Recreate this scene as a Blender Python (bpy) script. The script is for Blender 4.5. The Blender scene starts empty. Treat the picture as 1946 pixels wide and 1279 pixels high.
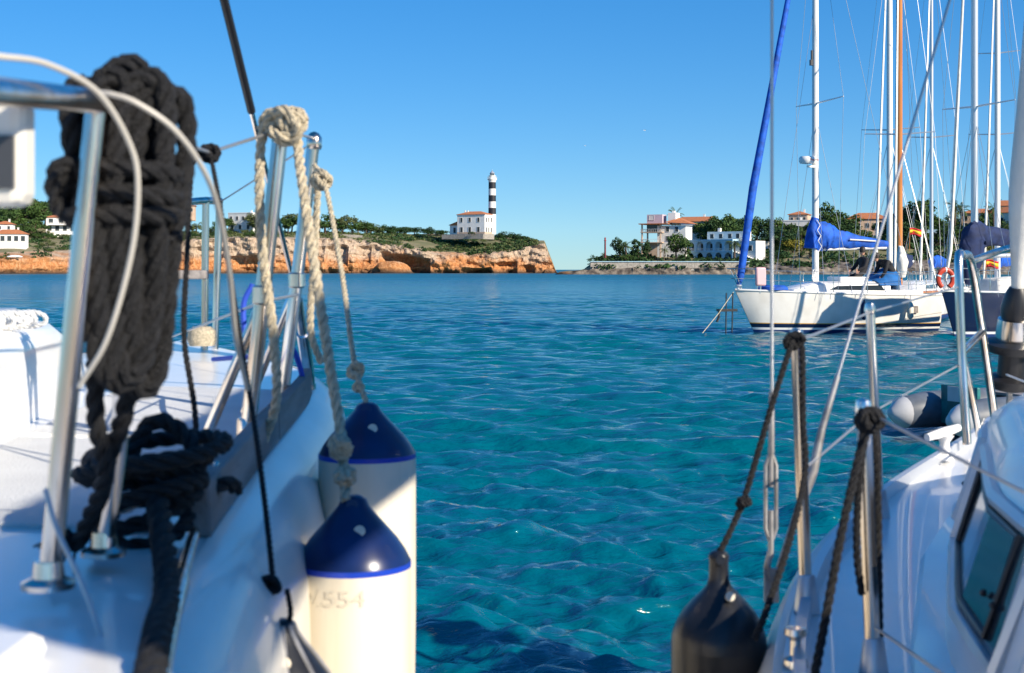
import bpy, math, random
import numpy as np
from mathutils import Vector, Matrix, noise
random.seed(7)
R = math.radians
sc = bpy.context.scene
col = sc.collection

# ---------------- camera, sky, sun ----------------
CH = 1.75; HY = 512.0; F = 2703.0
cd = bpy.data.cameras.new('camera'); cam = bpy.data.objects.new('camera', cd); col.objects.link(cam)
cam.location = (0, 0, CH); cam.rotation_euler = (R(90), 0, 0)
cd.lens = 50; cd.sensor_width = 36; cd.shift_y = -(639.5 - HY) / 1946
cd.clip_start = 0.05; cd.clip_end = 20000
cd.dof.use_dof = True; cd.dof.focus_distance = 60; cd.dof.aperture_fstop = 9.0
sc.camera = cam
SAZ, SEL = 52, 29
S = Vector((math.sin(R(SAZ)) * math.cos(R(SEL)), -math.cos(R(SAZ)) * math.cos(R(SEL)), math.sin(R(SEL))))
w = bpy.data.worlds.new('World'); sc.world = w; w.use_nodes = True
nt = w.node_tree; bg = nt.nodes['Background']
sky = nt.nodes.new('ShaderNodeTexSky'); sky.sky_type = 'NISHITA'; sky.sun_disc = False
sky.sun_elevation = R(SEL); sky.sun_rotation = math.atan2(S.x, S.y)
sky.air_density = 1.0; sky.dust_density = 0.0; sky.ozone_density = 5.0; sky.altitude = 1500
hs = nt.nodes.new('ShaderNodeHueSaturation'); hs.inputs['Saturation'].default_value = 1.6
tint = nt.nodes.new('ShaderNodeMix'); tint.data_type = 'RGBA'; tint.blend_type = 'MULTIPLY'; tint.inputs['Factor'].default_value = 1; tint.inputs['B'].default_value = (.70, .98, 1.2, 1)
gm = nt.nodes.new('ShaderNodeGamma'); gm.inputs['Gamma'].default_value = .62; nt.links.new(sky.outputs[0], gm.inputs['Color']); nt.links.new(gm.outputs[0], hs.inputs['Color']); nt.links.new(hs.outputs[0], tint.inputs['A']); nt.links.new(tint.outputs['Result'], bg.inputs['Color'])
bg.inputs['Strength'].default_value = 0.15
sd = bpy.data.lights.new('sun', 'SUN'); sd.energy = 5.0; sd.angle = R(0.53); sd.color = (1, .89, .73)
so = bpy.data.objects.new('sun', sd); col.objects.link(so); so.location = (20, -20, 30)
so.rotation_euler = (-S).to_track_quat('-Z', 'Y').to_euler()
sc.view_settings.view_transform = 'Standard'; sc.view_settings.look = 'None'
sc.view_settings.exposure = 0.6; sc.view_settings.gamma = 1

# ---------------- helpers ----------------
def P(px, py, Y):            # a photo point at depth Y metres -> place in the scene
    return Vector(((px - 973) / F * Y, Y, CH + (HY - py) / F * Y))
def GX(px, Y): return (px - 973) / F * Y
def ZY(py, Y): return CH + (HY - py) / F * Y

def mat(name, c, rough=.5, metal=0, var=0, scale=8, bump=0, bscale=60, c2=None, spec=None, coat=0, stretch=None):
    m = bpy.data.materials.new(name); m.use_nodes = True
    n = m.node_tree; b = n.nodes['Principled BSDF']
    b.inputs['Base Color'].default_value = (*c, 1); b.inputs['Roughness'].default_value = rough
    b.inputs['Metallic'].default_value = metal
    if spec is not None: b.inputs['Specular IOR Level'].default_value = spec
    if coat: b.inputs['Coat Weight'].default_value = coat
    if var or bump or c2:
        tc = n.nodes.new('ShaderNodeTexCoord'); mp = n.nodes.new('ShaderNodeMapping')
        n.links.new(tc.outputs['Object'], mp.inputs['Vector'])
        if stretch: mp.inputs['Scale'].default_value = stretch
    if var or c2:
        t = n.nodes.new('ShaderNodeTexNoise'); t.inputs['Scale'].default_value = scale; t.inputs['Detail'].default_value = 6
        n.links.new(mp.outputs[0], t.inputs['Vector'])
        r = n.nodes.new('ShaderNodeValToRGB'); r.color_ramp.elements[0].position = .35; r.color_ramp.elements[1].position = .65
        a = c2 if c2 else tuple(x * (1 - var) for x in c)
        d = c if c2 else tuple(min(1, x * (1 + var)) for x in c)
        r.color_ramp.elements[0].color = (*a, 1); r.color_ramp.elements[1].color = (*d, 1)
        n.links.new(t.outputs['Fac'], r.inputs[0]); n.links.new(r.outputs[0], b.inputs['Base Color'])
    if bump:
        t2 = n.nodes.new('ShaderNodeTexNoise'); t2.inputs['Scale'].default_value = bscale; t2.inputs['Detail'].default_value = 5
        n.links.new(mp.outputs[0], t2.inputs['Vector'])
        bn = n.nodes.new('ShaderNodeBump'); bn.inputs['Strength'].default_value = bump; bn.inputs['Distance'].default_value = .02
        n.links.new(t2.outputs['Fac'], bn.inputs['Height']); n.links.new(bn.outputs[0], b.inputs['Normal'])
    return m
M = {}
M['gel'] = mat('gelcoat', (.84, .83, .80), .25, var=.05, scale=3, coat=.3)
M['gelwarm'] = mat('gelcoat_cream', (.80, .78, .72), .3, c2=(.70, .67, .60), scale=2.2, coat=.2)
M['steel'] = mat('stainless_steel', (.86, .83, .79), .2, 1, c2=(.62, .50, .39), scale=30, stretch=(1, 1, .1))  # brown streaks are warm reflections painted into the steel colour
M['wire'] = mat('wire', (.5, .5, .5), .4, .8)
M['galv'] = mat('galvanised', (.35, .34, .33), .5, .7, var=.3, scale=30)
M['blackrope'] = mat('black_rope', (.010, .010, .011), .7, var=.5, scale=120, spec=.4, bump=.6, bscale=300)
M['cream'] = mat('cream_rope', (.55, .47, .33), .85, var=.25, scale=90, bump=.6, bscale=300)
M['whiterope'] = mat('white_rope', (.7, .7, .68), .8, var=.1, scale=60)
M['bluerope'] = mat('blue_rope', (.02, .07, .5), .7)
M['oldwood'] = mat('weathered_teak', (.30, .27, .25), .8, c2=(.16, .14, .13), scale=14, bump=.4, bscale=40, stretch=(1, .1, 1))
M['varnish'] = mat('varnished_wood', (.56, .21, .035), .25, c2=(.42, .14, .025), scale=6, coat=.5, stretch=(1, 1, .1))
M['black'] = mat('black_plastic', (.015, .015, .017), .4)
M['rubber'] = mat('black_vinyl', (.012, .013, .016), .32, var=.4, scale=12, bump=.05, bscale=20)
M['fwhite'] = mat('fender_white', (.80, .75, .63), .45, c2=(.64, .56, .42), scale=7, stretch=(1, 1, .12), bump=.08, bscale=30)
M['fblue'] = mat('fender_blue', (.006, .018, .085), .28, var=.3, scale=10)
M['lens'] = mat('dark_lens', (.05, .05, .055), .15)
M['glass'] = mat('window_glass', (.02, .03, .04), .08)
M['bluecloth'] = mat('blue_canvas', (.004, .085, .46), .75, var=.3, scale=6, bump=.5, bscale=8)
M['navycloth'] = mat('navy_canvas', (.006, .018, .075), .8, var=.3, scale=6, bump=.5, bscale=8)
M['whitecloth'] = mat('white_canvas', (.7, .68, .62), .8, var=.1, scale=5, bump=.4, bscale=9)
M['mastw'] = mat('mast_white', (.72, .72, .70), .35)
M['alu'] = mat('aluminium', (.6, .62, .64), .35, .6)
M['navy'] = mat('navy_hull', (.006, .014, .05), .15, coat=.5)
M['antif'] = mat('antifouling_blue', (.01, .05, .2), .6)
M['gold'] = mat('gold_stripe', (.6, .33, .05), .4)
M['orange'] = mat('lifebuoy_orange', (.5, .045, .015), .5)
M['red'] = mat('red_cloth', (.55, .01, .015), .7)
M['yellow'] = mat('yellow_cloth', (.8, .5, .02), .7)
M['grey'] = mat('grey_pvc', (.10, .12, .15), .5, var=.2, scale=6)
M['lightgrey'] = mat('pale_pvc', (.5, .5, .5), .5, var=.1, scale=6)
M['teal'] = mat('green_board', (.01, .14, .14), .5, var=.3, scale=9)
M['pink'] = mat('pink_plastic', (.62, .4, .42), .5)
M['stucco'] = mat('white_stucco', (.78, .76, .72), .85, var=.06, scale=.6)
M['shadeblue'] = mat('shade_blue_stucco', (.42, .62, .74), .85, var=.06, scale=.6)  # the blue of the shaded arcade facade is put into this colour
M['ochre'] = mat('ochre_stucco', (.58, .42, .30), .85, var=.1, scale=.6)
M['pinkst'] = mat('pink_stucco', (.52, .42, .47), .85, var=.06, scale=.6)
M['tile'] = mat('terracotta', (.50, .19, .07), .8, c2=(.36, .12, .05), scale=2)
M['shutter'] = mat('dark_shutter', (.03, .045, .05), .6)
M['frame'] = mat('window_frame', (.6, .58, .55), .6)
M['bandblack'] = mat('band_black', (.012, .014, .022), .6)
M['stone'] = mat('wall_stone', (.40, .36, .31), .9, c2=(.25, .23, .2), scale=1.5, bump=.5, bscale=3)
M['trunk'] = mat('bark', (.12, .085, .06), .9, var=.3, scale=4)
M['skin'] = mat('skin', (.5, .28, .19), .5)
M['hair'] = mat('hair', (.02, .014, .01), .6)
M['jacket'] = mat('dark_jacket', (.012, .012, .015), .8)
M['jeans'] = mat('jeans', (.03, .08, .17), .8)
def leafmat(name, c, c2):
    m = mat(name, c, .65, c2=c2, scale=.9)
    m.node_tree.nodes['Principled BSDF'].inputs['Specular IOR Level'].default_value = .2
    return m
M['pine'] = leafmat('pine_needles', (.075, .13, .025), (.03, .065, .018))
M['dark'] = leafmat('dark_leaves', (.04, .085, .022), (.018, .045, .015))
M['olive'] = leafmat('olive_leaves', (.13, .15, .05), (.06, .085, .03))
M['yell'] = leafmat('yellow_leaves', (.26, .22, .03), (.12, .13, .02))
M['palm'] = leafmat('palm_leaves', (.09, .12, .03), (.04, .07, .02))

class MB:
    def __init__(s): s.v = []; s.f = []
    def add(s, vs, fs):
        o = len(s.v); s.v += [tuple(v) for v in vs]; s.f += [tuple(i + o for i in f) for f in fs]; return s
    def box(s, c, d, rot=None):
        c = Vector(c); vs = []
        for x in (-.5, .5):
            for y in (-.5, .5):
                for z in (-.5, .5):
                    p = Vector((x * d[0], y * d[1], z * d[2]))
                    if rot is not None: p = rot @ p
                    vs.append(c + p)
        return s.add(vs, [(0, 1, 3, 2), (4, 6, 7, 5), (0, 4, 5, 1), (2, 3, 7, 6), (0, 2, 6, 4), (1, 5, 7, 3)])
    def tube(s, pts, r, n=8, closed=False):
        pts = [Vector(p) for p in pts]; k = len(pts)
        rs = r if isinstance(r, (list, tuple)) else [r] * k
        vs = []; up = None
        for i, p in enumerate(pts):
            a = pts[(i - 1) % k] if (closed or i > 0) else p
            b = pts[(i + 1) % k] if (closed or i < k - 1) else p
            t = (b - a).normalized() if (b - a).length > 1e-9 else Vector((0, 0, 1))
            if up is None:
                up = Vector((0, 0, 1)) if abs(t.z) < .9 else Vector((1, 0, 0))
            u = (up - t * up.dot(t))
            u = u.normalized() if u.length > 1e-6 else t.orthogonal().normalized()
            up = u; q = t.cross(u)
            for j in range(n):
                an = 2 * math.pi * j / n
                vs.append(p + (u * math.cos(an) + q * math.sin(an)) * rs[i])
        fs = []
        for i in range(k if closed else k - 1):
            i2 = (i + 1) % k
            for j in range(n):
                j2 = (j + 1) % n
                fs.append((i * n + j, i * n + j2, i2 * n + j2, i2 * n + j))
        if not closed:
            fs.append(tuple(range(n - 1, -1, -1))); fs.append(tuple((k - 1) * n + j for j in range(n)))
        return s.add(vs, fs)
    def lathe(s, prof, o=(0, 0, 0), n=20, rot=None):
        o = Vector(o); vs = []
        for r, z in prof:
            for j in range(n):
                a = 2 * math.pi * j / n; p = Vector((r * math.cos(a), r * math.sin(a), z))
                if rot is not None: p = rot @ p
                vs.append(o + p)
        k = len(prof)
        fs = [(i * n + j, i * n + (j + 1) % n, (i + 1) * n + (j + 1) % n, (i + 1) * n + j) for i in range(k - 1) for j in range(n)]
        fs.append(tuple(range(n - 1, -1, -1))); fs.append(tuple((k - 1) * n + j for j in range(n)))
        return s.add(vs, fs)
    def loft(s, rings, closed=True, caps=True):
        n = len(rings[0]); vs = [p for r in rings for p in r]; fs = []
        for i in range(len(rings) - 1):
            for j in range(n if closed else n - 1):
                j2 = (j + 1) % n
                fs.append((i * n + j, i * n + j2, (i + 1) * n + j2, (i + 1) * n + j))
        if caps and closed:
            fs.append(tuple(range(n - 1, -1, -1))); fs.append(tuple((len(rings) - 1) * n + j for j in range(n)))
        return s.add(vs, fs)
    def build(s, name, m, parent=None, smooth=True, local=False, bevel=0):
        vs = s.v
        if parent is not None and not local:
            l = Vector((0, 0, 0)); pp_ = parent
            while pp_ is not None: l = l + pp_.location; pp_ = pp_.parent
            vs = [(x - l.x, y - l.y, z - l.z) for x, y, z in vs]
        me = bpy.data.meshes.new(name); me.from_pydata(vs, [], s.f); me.update()
        if smooth:
            me.shade_smooth(); me.set_sharp_from_angle(angle=R(40))
        o = bpy.data.objects.new(name, me); col.objects.link(o)
        if m is not None: me.materials.append(m if not isinstance(m, str) else M[m])
        if parent is not None: o.parent = parent
        if bevel:
            bv = o.modifiers.new('bevel', 'BEVEL'); bv.width = bevel; bv.segments = 2; bv.limit_method = 'ANGLE'
        return o
def tag(o, label=None, cat=None, group=None, kind=None):
    if label: o['label'] = label
    if cat: o['category'] = cat
    if group: o['group'] = group
    if kind: o['kind'] = kind
    return o
def empty(name, loc=(0, 0, 0), rz=0, label=None, cat=None, group=None):
    o = bpy.data.objects.new(name, None); col.objects.link(o); o.location = loc; o.rotation_euler = (0, 0, rz)
    o.empty_display_size = .1
    return tag(o, label, cat, group)
def copy_tree(o, parent=None):
    c = o.copy(); col.objects.link(c); c.parent = parent
    for ch in list(o.children): copy_tree(ch, c)
    return c
def curve(pts, n=10):
    """Catmull-Rom through pts"""
    pts = [Vector(p) for p in pts]
    q = [pts[0] * 2 - pts[1]] + pts + [pts[-1] * 2 - pts[-2]]; out = []
    for i in range(1, len(q) - 2):
        for k in range(n):
            t = k / n; a, b, c, d = q[i - 1], q[i], q[i + 1], q[i + 2]
            out.append(.5 * ((2 * b) + (c - a) * t + (2 * a - 5 * b + 4 * c - d) * t * t + (3 * b - a - 3 * c + d) * t ** 3))
    out.append(pts[-1]); return out
def rope3(mb, pts, r, pitch=None, n=6):
    """three-strand laid rope along a dense path"""
    pitch = pitch or r * 6.5
    step = pitch / 9
    d = [0]
    for a, b in zip(pts, pts[1:]): d.append(d[-1] + (b - a).length)
    N = max(4, int(d[-1] / step)); arr = np.array([list(p) for p in pts])
    t = np.linspace(0, d[-1], N); xyz = [Vector((np.interp(q, d, arr[:, 0]), np.interp(q, d, arr[:, 1]), np.interp(q, d, arr[:, 2]))) for q in t]
    up = Vector((.3, .2, .9)).normalized(); frames = []
    for i in range(N):
        tt = (xyz[min(i + 1, N - 1)] - xyz[max(i - 1, 0)]).normalized()
        u = up - tt * up.dot(tt); u = u.normalized() if u.length > 1e-5 else tt.orthogonal().normalized(); up = u
        frames.append((u, tt.cross(u)))
    for k in range(3):
        path = []
        for i in range(N):
            a = 2 * math.pi * (t[i] / pitch + k / 3); u, q = frames[i]
            path.append(xyz[i] + (u * math.cos(a) + q * math.sin(a)) * r * .55)
        mb.tube(path, r * .5, n)
    return mb

# ---------------- sea ----------------
def make_sea():
    rng = np.random.default_rng(3)
    rad = np.concatenate([np.linspace(.6, 5, 24), np.geomspace(5.1, 230, 920), np.geomspace(233, 9000, 70)])
    nr, nc = len(rad), 480
    u = np.linspace(-1, 1, nc); ang = R(75) * (0.4 * u + 0.6 * u ** 3)
    RR, AA = np.meshgrid(rad, ang, indexing='ij')
    X = RR * np.sin(AA); Y = RR * np.cos(AA) - .3
    Z = np.zeros_like(X)
    dr = np.gradient(rad)[:, None] * np.ones((1, nc))
    comps = []
    for k in range(84):
        lam = math.exp(rng.uniform(math.log(.12), math.log(1.7)))
        th = R(262) + rng.normal(0, .55 if lam < .4 else .38)
        comps.append((lam, th, .0092 * lam ** .76 * rng.uniform(.5, 1.2), rng.uniform(0, 6.28)))
    wx = X + .25 * np.sin(Y * .31 + 1); wy = Y + .3 * np.sin(X * .27)
    for lam, th, a, ph in comps:
        k = 2 * math.pi / lam
        fade = np.clip((lam / np.maximum(dr, 1e-6) - 2.2) / 3, 0, 1)
        s = np.sin(k * (wx * math.cos(th) + wy * math.sin(th)) + ph)
        Z += fade * a * (2.4 * ((s + 1) / 2) ** 1.5 - 1.2)
    gust = .85 + .3 * np.sin(X * .16 + Y * .075) * np.sin(Y * .11 + 2)
    Z *= gust
    verts = np.stack([X, Y, Z], -1).reshape(-1, 3)
    idx = np.arange(nr * nc).reshape(nr, nc)
    q = np.stack([idx[:-1, :-1], idx[1:, :-1], idx[1:, 1:], idx[:-1, 1:]], -1).reshape(-1, 4)[:, ::-1]
    me = bpy.data.meshes.new('sea')
    me.vertices.add(len(verts)); me.vertices.foreach_set('co', verts.ravel())
    me.loops.add(q.size); me.loops.foreach_set('vertex_index', q.ravel().astype(np.int32))
    me.polygons.add(len(q)); me.polygons.foreach_set('loop_start', np.arange(0, q.size, 4, dtype=np.int32))
    me.polygons.foreach_set('loop_total', np.full(len(q), 4, dtype=np.int32))
    me.update(calc_edges=True); me.validate(); me.shade_smooth()
    o = bpy.data.objects.new('sea', me); col.objects.link(o); tag(o, kind='structure')
    m = bpy.data.materials.new('sea_water'); m.use_nodes = True; n = m.node_tree; b = n.nodes['Principled BSDF']
    b.inputs['IOR'].default_value = 1.75
    geo = n.nodes.new('ShaderNodeNewGeometry')
    def nz(scale, detail, sx=1, sy=1):
        mp = n.nodes.new('ShaderNodeMapping'); mp.inputs['Scale'].default_value = (sx, sy, 1)
        n.links.new(geo.outputs['Position'], mp.inputs['Vector'])
        t = n.nodes.new('ShaderNodeTexNoise'); t.inputs['Scale'].default_value = scale; t.inputs['Detail'].default_value = detail
        n.links.new(mp.outputs[0], t.inputs['Vector']); return t
    t = nz(.05, 4); r = n.nodes.new('ShaderNodeValToRGB')
    r.color_ramp.elements[0].position = .35; r.color_ramp.elements[1].position = .65
    r.color_ramp.elements[0].color = (.0, .088, .145, 1); r.color_ramp.elements[1].color = (.0, .118, .13, 1)
    n.links.new(t.outputs['Fac'], r.inputs[0]); n.links.new(r.outputs[0], b.inputs['Base Color'])
    b1 = n.nodes.new('ShaderNodeBump'); b1.inputs['Strength'].default_value = .55; b1.inputs['Distance'].default_value = .05
    t1 = nz(7, 6, .55, 1.5); n.links.new(t1.outputs['Fac'], b1.inputs['Height'])
    b2 = n.nodes.new('ShaderNodeBump'); b2.inputs['Strength'].default_value = .8; b2.inputs['Distance'].default_value = .5
    t2 = nz(1.1, 7, .5, 1.5); n.links.new(t2.outputs['Fac'], b2.inputs['Height'])
    n.links.new(b1.outputs[0], b2.inputs['Normal']); n.links.new(b2.outputs[0], b.inputs['Normal'])
    # the bay is more ruffled away from the moorings
    sx = n.nodes.new('ShaderNodeSeparateXYZ'); n.links.new(geo.outputs['Position'], sx.inputs[0])
    mr = n.nodes.new('ShaderNodeMapRange'); mr.inputs['From Min'].default_value = 40; mr.inputs['From Max'].default_value = 320
    mr.inputs['To Min'].default_value = .09; mr.inputs['To Max'].default_value = .34
    n.links.new(sx.outputs['Y'], mr.inputs['Value']); n.links.new(mr.outputs[0], b.inputs['Roughness'])
    me.materials.append(m)
make_sea()

M['quaystone'] = mat('quay_stone', (.5, .44, .35), .9, c2=(.4, .34, .26), scale=.8, bump=.4, bscale=6)
q = MB(); q.box((0, -9.4, -.4), (70, 18, 1.9)); tag(q.build('quay', 'quaystone', smooth=False), kind='structure')

# ---------------- rock and soil materials ----------------
def rockmat():
    m = bpy.data.materials.new('cliff_rock'); m.use_nodes = True; n = m.node_tree; b = n.nodes['Principled BSDF']
    b.inputs['Roughness'].default_value = .95; b.inputs['Specular IOR Level'].default_value = .1
    geo = n.nodes.new('ShaderNodeNewGeometry'); L = n.links.new
    sep = n.nodes.new('ShaderNodeSeparateXYZ'); L(geo.outputs['Position'], sep.inputs[0])
    def nz(scale, det, st=(1, 1, 1)):
        mp = n.nodes.new('ShaderNodeMapping'); mp.inputs['Scale'].default_value = st; L(geo.outputs['Position'], mp.inputs['Vector'])
        t = n.nodes.new('ShaderNodeTexNoise'); t.inputs['Scale'].default_value = scale; t.inputs['Detail'].default_value = det
        t.inputs['Roughness'].default_value = .65; L(mp.outputs[0], t.inputs['Vector']); return t
    def ramp(src, els):
        r = n.nodes.new('ShaderNodeValToRGB'); e = r.color_ramp.elements
        e[0].position, e[0].color = els[0][0], (*els[0][1], 1); e[1].position, e[1].color = els[1][0], (*els[1][1], 1)
        for p, c in els[2:]: x = e.new(p); x.color = (*c, 1)
        L(src, r.inputs[0]); return r
    big = nz(.09, 6); fine = nz(.9, 8, (1, 1, .6))
    orange = ramp(fine.outputs['Fac'], [(.3, (.26, .10, .045)), (.7, (.58, .34, .18)), (.5, (.48, .21, .08))])
    pale = ramp(fine.outputs['Fac'], [(.3, (.28, .20, .14)), (.7, (.62, .48, .35))])
    # height + noise decides crust against iron-stained face
    ma = n.nodes.new('ShaderNodeMath'); ma.operation = 'MULTIPLY_ADD'; ma.inputs[1].default_value = .055; L(sep.outputs['Z'], ma.inputs[0]); L(big.outputs['Fac'], ma.inputs[2])
    k = ramp(ma.outputs[0], [(.76, (0, 0, 0)), (1.04, (1, 1, 1))])
    mx = n.nodes.new('ShaderNodeMix'); mx.data_type = 'RGBA'; L(k.outputs[0], mx.inputs['Factor']); L(orange.outputs[0], mx.inputs['A']); L(pale.outputs[0], mx.inputs['B'])
    # dark tide band of algae just over the water
    ma2 = n.nodes.new('ShaderNodeMath'); ma2.operation = 'MULTIPLY_ADD'; ma2.inputs[1].default_value = 2.2; L(big.outputs['Fac'], ma2.inputs[0]); L(sep.outputs['Z'], ma2.inputs[2])
    k2 = ramp(ma2.outputs[0], [(.0, (0, 0, 0)), (1.0, (1, 1, 1))]); k2.color_ramp.elements[0].position = .35
    mr = n.nodes.new('ShaderNodeMapRange'); mr.inputs['From Min'].default_value = 1.3; mr.inputs['From Max'].default_value = 3.4; L(ma2.outputs[0], mr.inputs['Value'])
    mx2 = n.nodes.new('ShaderNodeMix'); mx2.data_type = 'RGBA'; mx2.inputs['A'].default_value = (.055, .042, .035, 1); L(mr.outputs[0], mx2.inputs['Factor']); L(mx.outputs['Result'], mx2.inputs['B'])
    L(mx2.outputs['Result'], b.inputs['Base Color'])
    bp = n.nodes.new('ShaderNodeBump'); bp.inputs['Strength'].default_value = .9; bp.inputs['Distance'].default_value = 1.0
    L(fine.outputs['Fac'], bp.inputs['Height']); L(bp.outputs[0], b.inputs['Normal'])
    return m
M['rock'] = rockmat()
M['soil'] = mat('dry_slope', (.24, .20, .11), .95, c2=(.11, .12, .045), scale=.12, bump=.5, bscale=1.5)

def fr(x, y, z, o=4): return noise.fractal(Vector((x, y, z)), 1.0, 2.1, o)
class Land:
    """a shore: columns along it by bearing, cliff rows then a slope running back to a ridge"""
    def __init__(s, name, tab, cols, dents, rough, label_soil=None):
        s.t = np.array(tab, float); s.name = name
        rows_c = 22; rows_s = 22
        vs = []; n = rows_c + rows_s + 3
        for px in cols:
            Y0, zc, rd, zr = s.par(px)
            for k in range(rows_c + 1):
                f = k / rows_c; z = -1 + (zc + 1) * f
                d = min(zc * .35, 4) * f ** 1.5
                x0 = GX(px, Y0); y0 = Y0 + d
                dis = fr(x0 * .06, z * .10, 3.1) * 4.2 * rough + fr(x0 * .3, z * .35, 9.7) * 1.7 * rough
                led = math.sin(z * 1.9 + fr(x0 * .05, 0, 1) * 4) * .45 * rough
                for (pc, hw, f0, f1, dep) in dents:
                    g = max(0, 1 - ((px - pc) / hw) ** 2); fm = (f0 + f1) / 2; fh = (f1 - f0) / 2
                    h = max(0, 1 - ((f - fm) / fh) ** 4); dis += dep * math.sqrt(g) * h
                amp = min(1, f * 6 + .25)
                vs.append((x0, y0 + (dis + led) * (amp if zc > 2 else .5), z + fr(x0 * .25, f * 3, 5) * .5 * rough * (f > .1)))
            for k in range(1, rows_s + 1):
                X, Y, z = s.pt(px, rd * k / rows_s); vs.append((X, Y, z))
            Xr, Yr, zr_ = s.pt(px, rd)
            vs.append((GX(px, Yr + 90), Yr + 90, zr_ * .9)); vs.append((GX(px, Yr + 400), Yr + 400, -2))
        nc = len(cols); cf = []; sf = []
        for i in range(nc - 1):
            for k in range(n - 1):
                q = (i * n + k, (i + 1) * n + k, (i + 1) * n + k + 1, i * n + k + 1)
                (cf if k < rows_c + 2 else sf).append(q)
        me = bpy.data.meshes.new(name); me.from_pydata(vs, [], cf + sf); me.update()
        me.materials.append(M['rock']); me.materials.append(M['soil'])
        mi = [0] * len(cf) + [1] * len(sf); me.polygons.foreach_set('material_index', mi)
        o = bpy.data.objects.new(name, me); col.objects.link(o); tag(o, kind='structure'); s.o = o
    def par(s, px): return [np.interp(px, s.t[:, 0], s.t[:, i]) for i in (1, 2, 3, 4)]
    def pt(s, px, d):
        Y0, zc, rd, zr = s.par(px)
        f = min(1.0, d / rd); base = min(zc * .35, 4)
        z = zc + (zr - zc) * f ** .75
        Y = Y0 + base + d + (fr(GX(px, Y0) * .06, zc * .1, 3.1) * 4.2 + fr(GX(px, Y0) * .3, zc * .35, 9.7) * 1.7) * max(0, 1 - f * 3) * .8
        X = GX(px, Y0 + base + d)
        z += fr(X * .05, Y * .05, 0) * .9 * min(1, f * 4)
        return X, Y, z
def zl(y, Y): return ZY(y, Y)
LT = [(-500, 520, 3.5, 170, 26), (0, 540, 5, 170, 25), (130, 570, 7, 140, 23), (200, 600, 10, 110, 20), (320, 615, 14, 80, 19.5), (450, 625, 15.6, 70, 19.5),
      (650, 635, 15.4, 70, 20), (750, 640, 12.2, 70, 20), (833, 643, 8.2, 66, 19), (900, 645, 7.8, 60, 18.3), (984, 648, 10, 45, 17.5),
      (1010, 650, 12.4, 26, 16), (1035, 652, 13.6, 12, 15), (1046, 653, 7, 8, 7.4), (1057, 654, .6, 5, .6), (1062, 655, -1, 4, -1)]
left = Land('headland', LT, np.arange(-420, 1063, 2.2),
            [(768, 50, -.1, .78, 11), (640, 22, .25, .85, 6), (690, 14, .3, .9, 3), (905, 30, -.1, .4, 6), (962, 22, -.1, .6, 5), (1000, 16, -.1, .4, 4), (395, 28, .1, .8, 4), (465, 45, -.1, .55, 7), (560, 18, .1, .7, 4)], 1.0)
RT = [(1056, 496, -1, 5, -1), (1063, 497, .5, 8, .6), (1110, 498, 1.5, 14, 2.0), (1135, 499, 1.8, 22, 5.0), (1200, 500, 2.0, 40, 7), (1300, 500, 2.1, 60, 10), (1450, 500, 2.3, 100, 14),
      (1600, 500, 2.3, 120, 18), (1946, 490, 2.3, 120, 21), (2500, 470, 2.3, 120, 21)]
M['rock2'] = mat('shore_rock', (.24, .2, .16), .95, c2=(.05, .04, .035), scale=.5, bump=.9, bscale=1.2)
right = Land('shore', RT, np.arange(1056, 2400, 3.0), [], .45); right.o.data.materials[0] = M['rock2']

# fallen rocks at the foot of the cliff
def boulder(px, Y, r, h, label):
    mb = MB(); c = Vector((GX(px, Y), Y, 0)); n = 20; rings = []
    for i in range(11):
        f = i / 10; rr = math.sqrt(max(0, 1 - (f * .97) ** 3)); ring = []
        for j in range(n):
            a = 2 * math.pi * j / n; q = 1 + .35 * fr(math.cos(a) * 1.3 + px, math.sin(a) * 1.3, f * 2)
            ring.append(c + Vector((math.cos(a) * r * rr * q, math.sin(a) * r * .6 * rr * q, -1 + (h + 1) * f * (1 + .15 * fr(a * 2, f, px)))))
        rings.append(ring)
    mb.loft(rings); tag(mb.build('boulder', 'rock'), label, 'rock')
boulder(745, 633, 8.5, 5.2, 'large fallen orange boulder lying before the dark sea cave')
boulder(1044, 647, 3.0, 2.0, 'small dark rock at the tip of the lighthouse headland')
boulder(1072, 494, 3.0, .9, 'low flat rock at the outer end of the villa shore')

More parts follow.
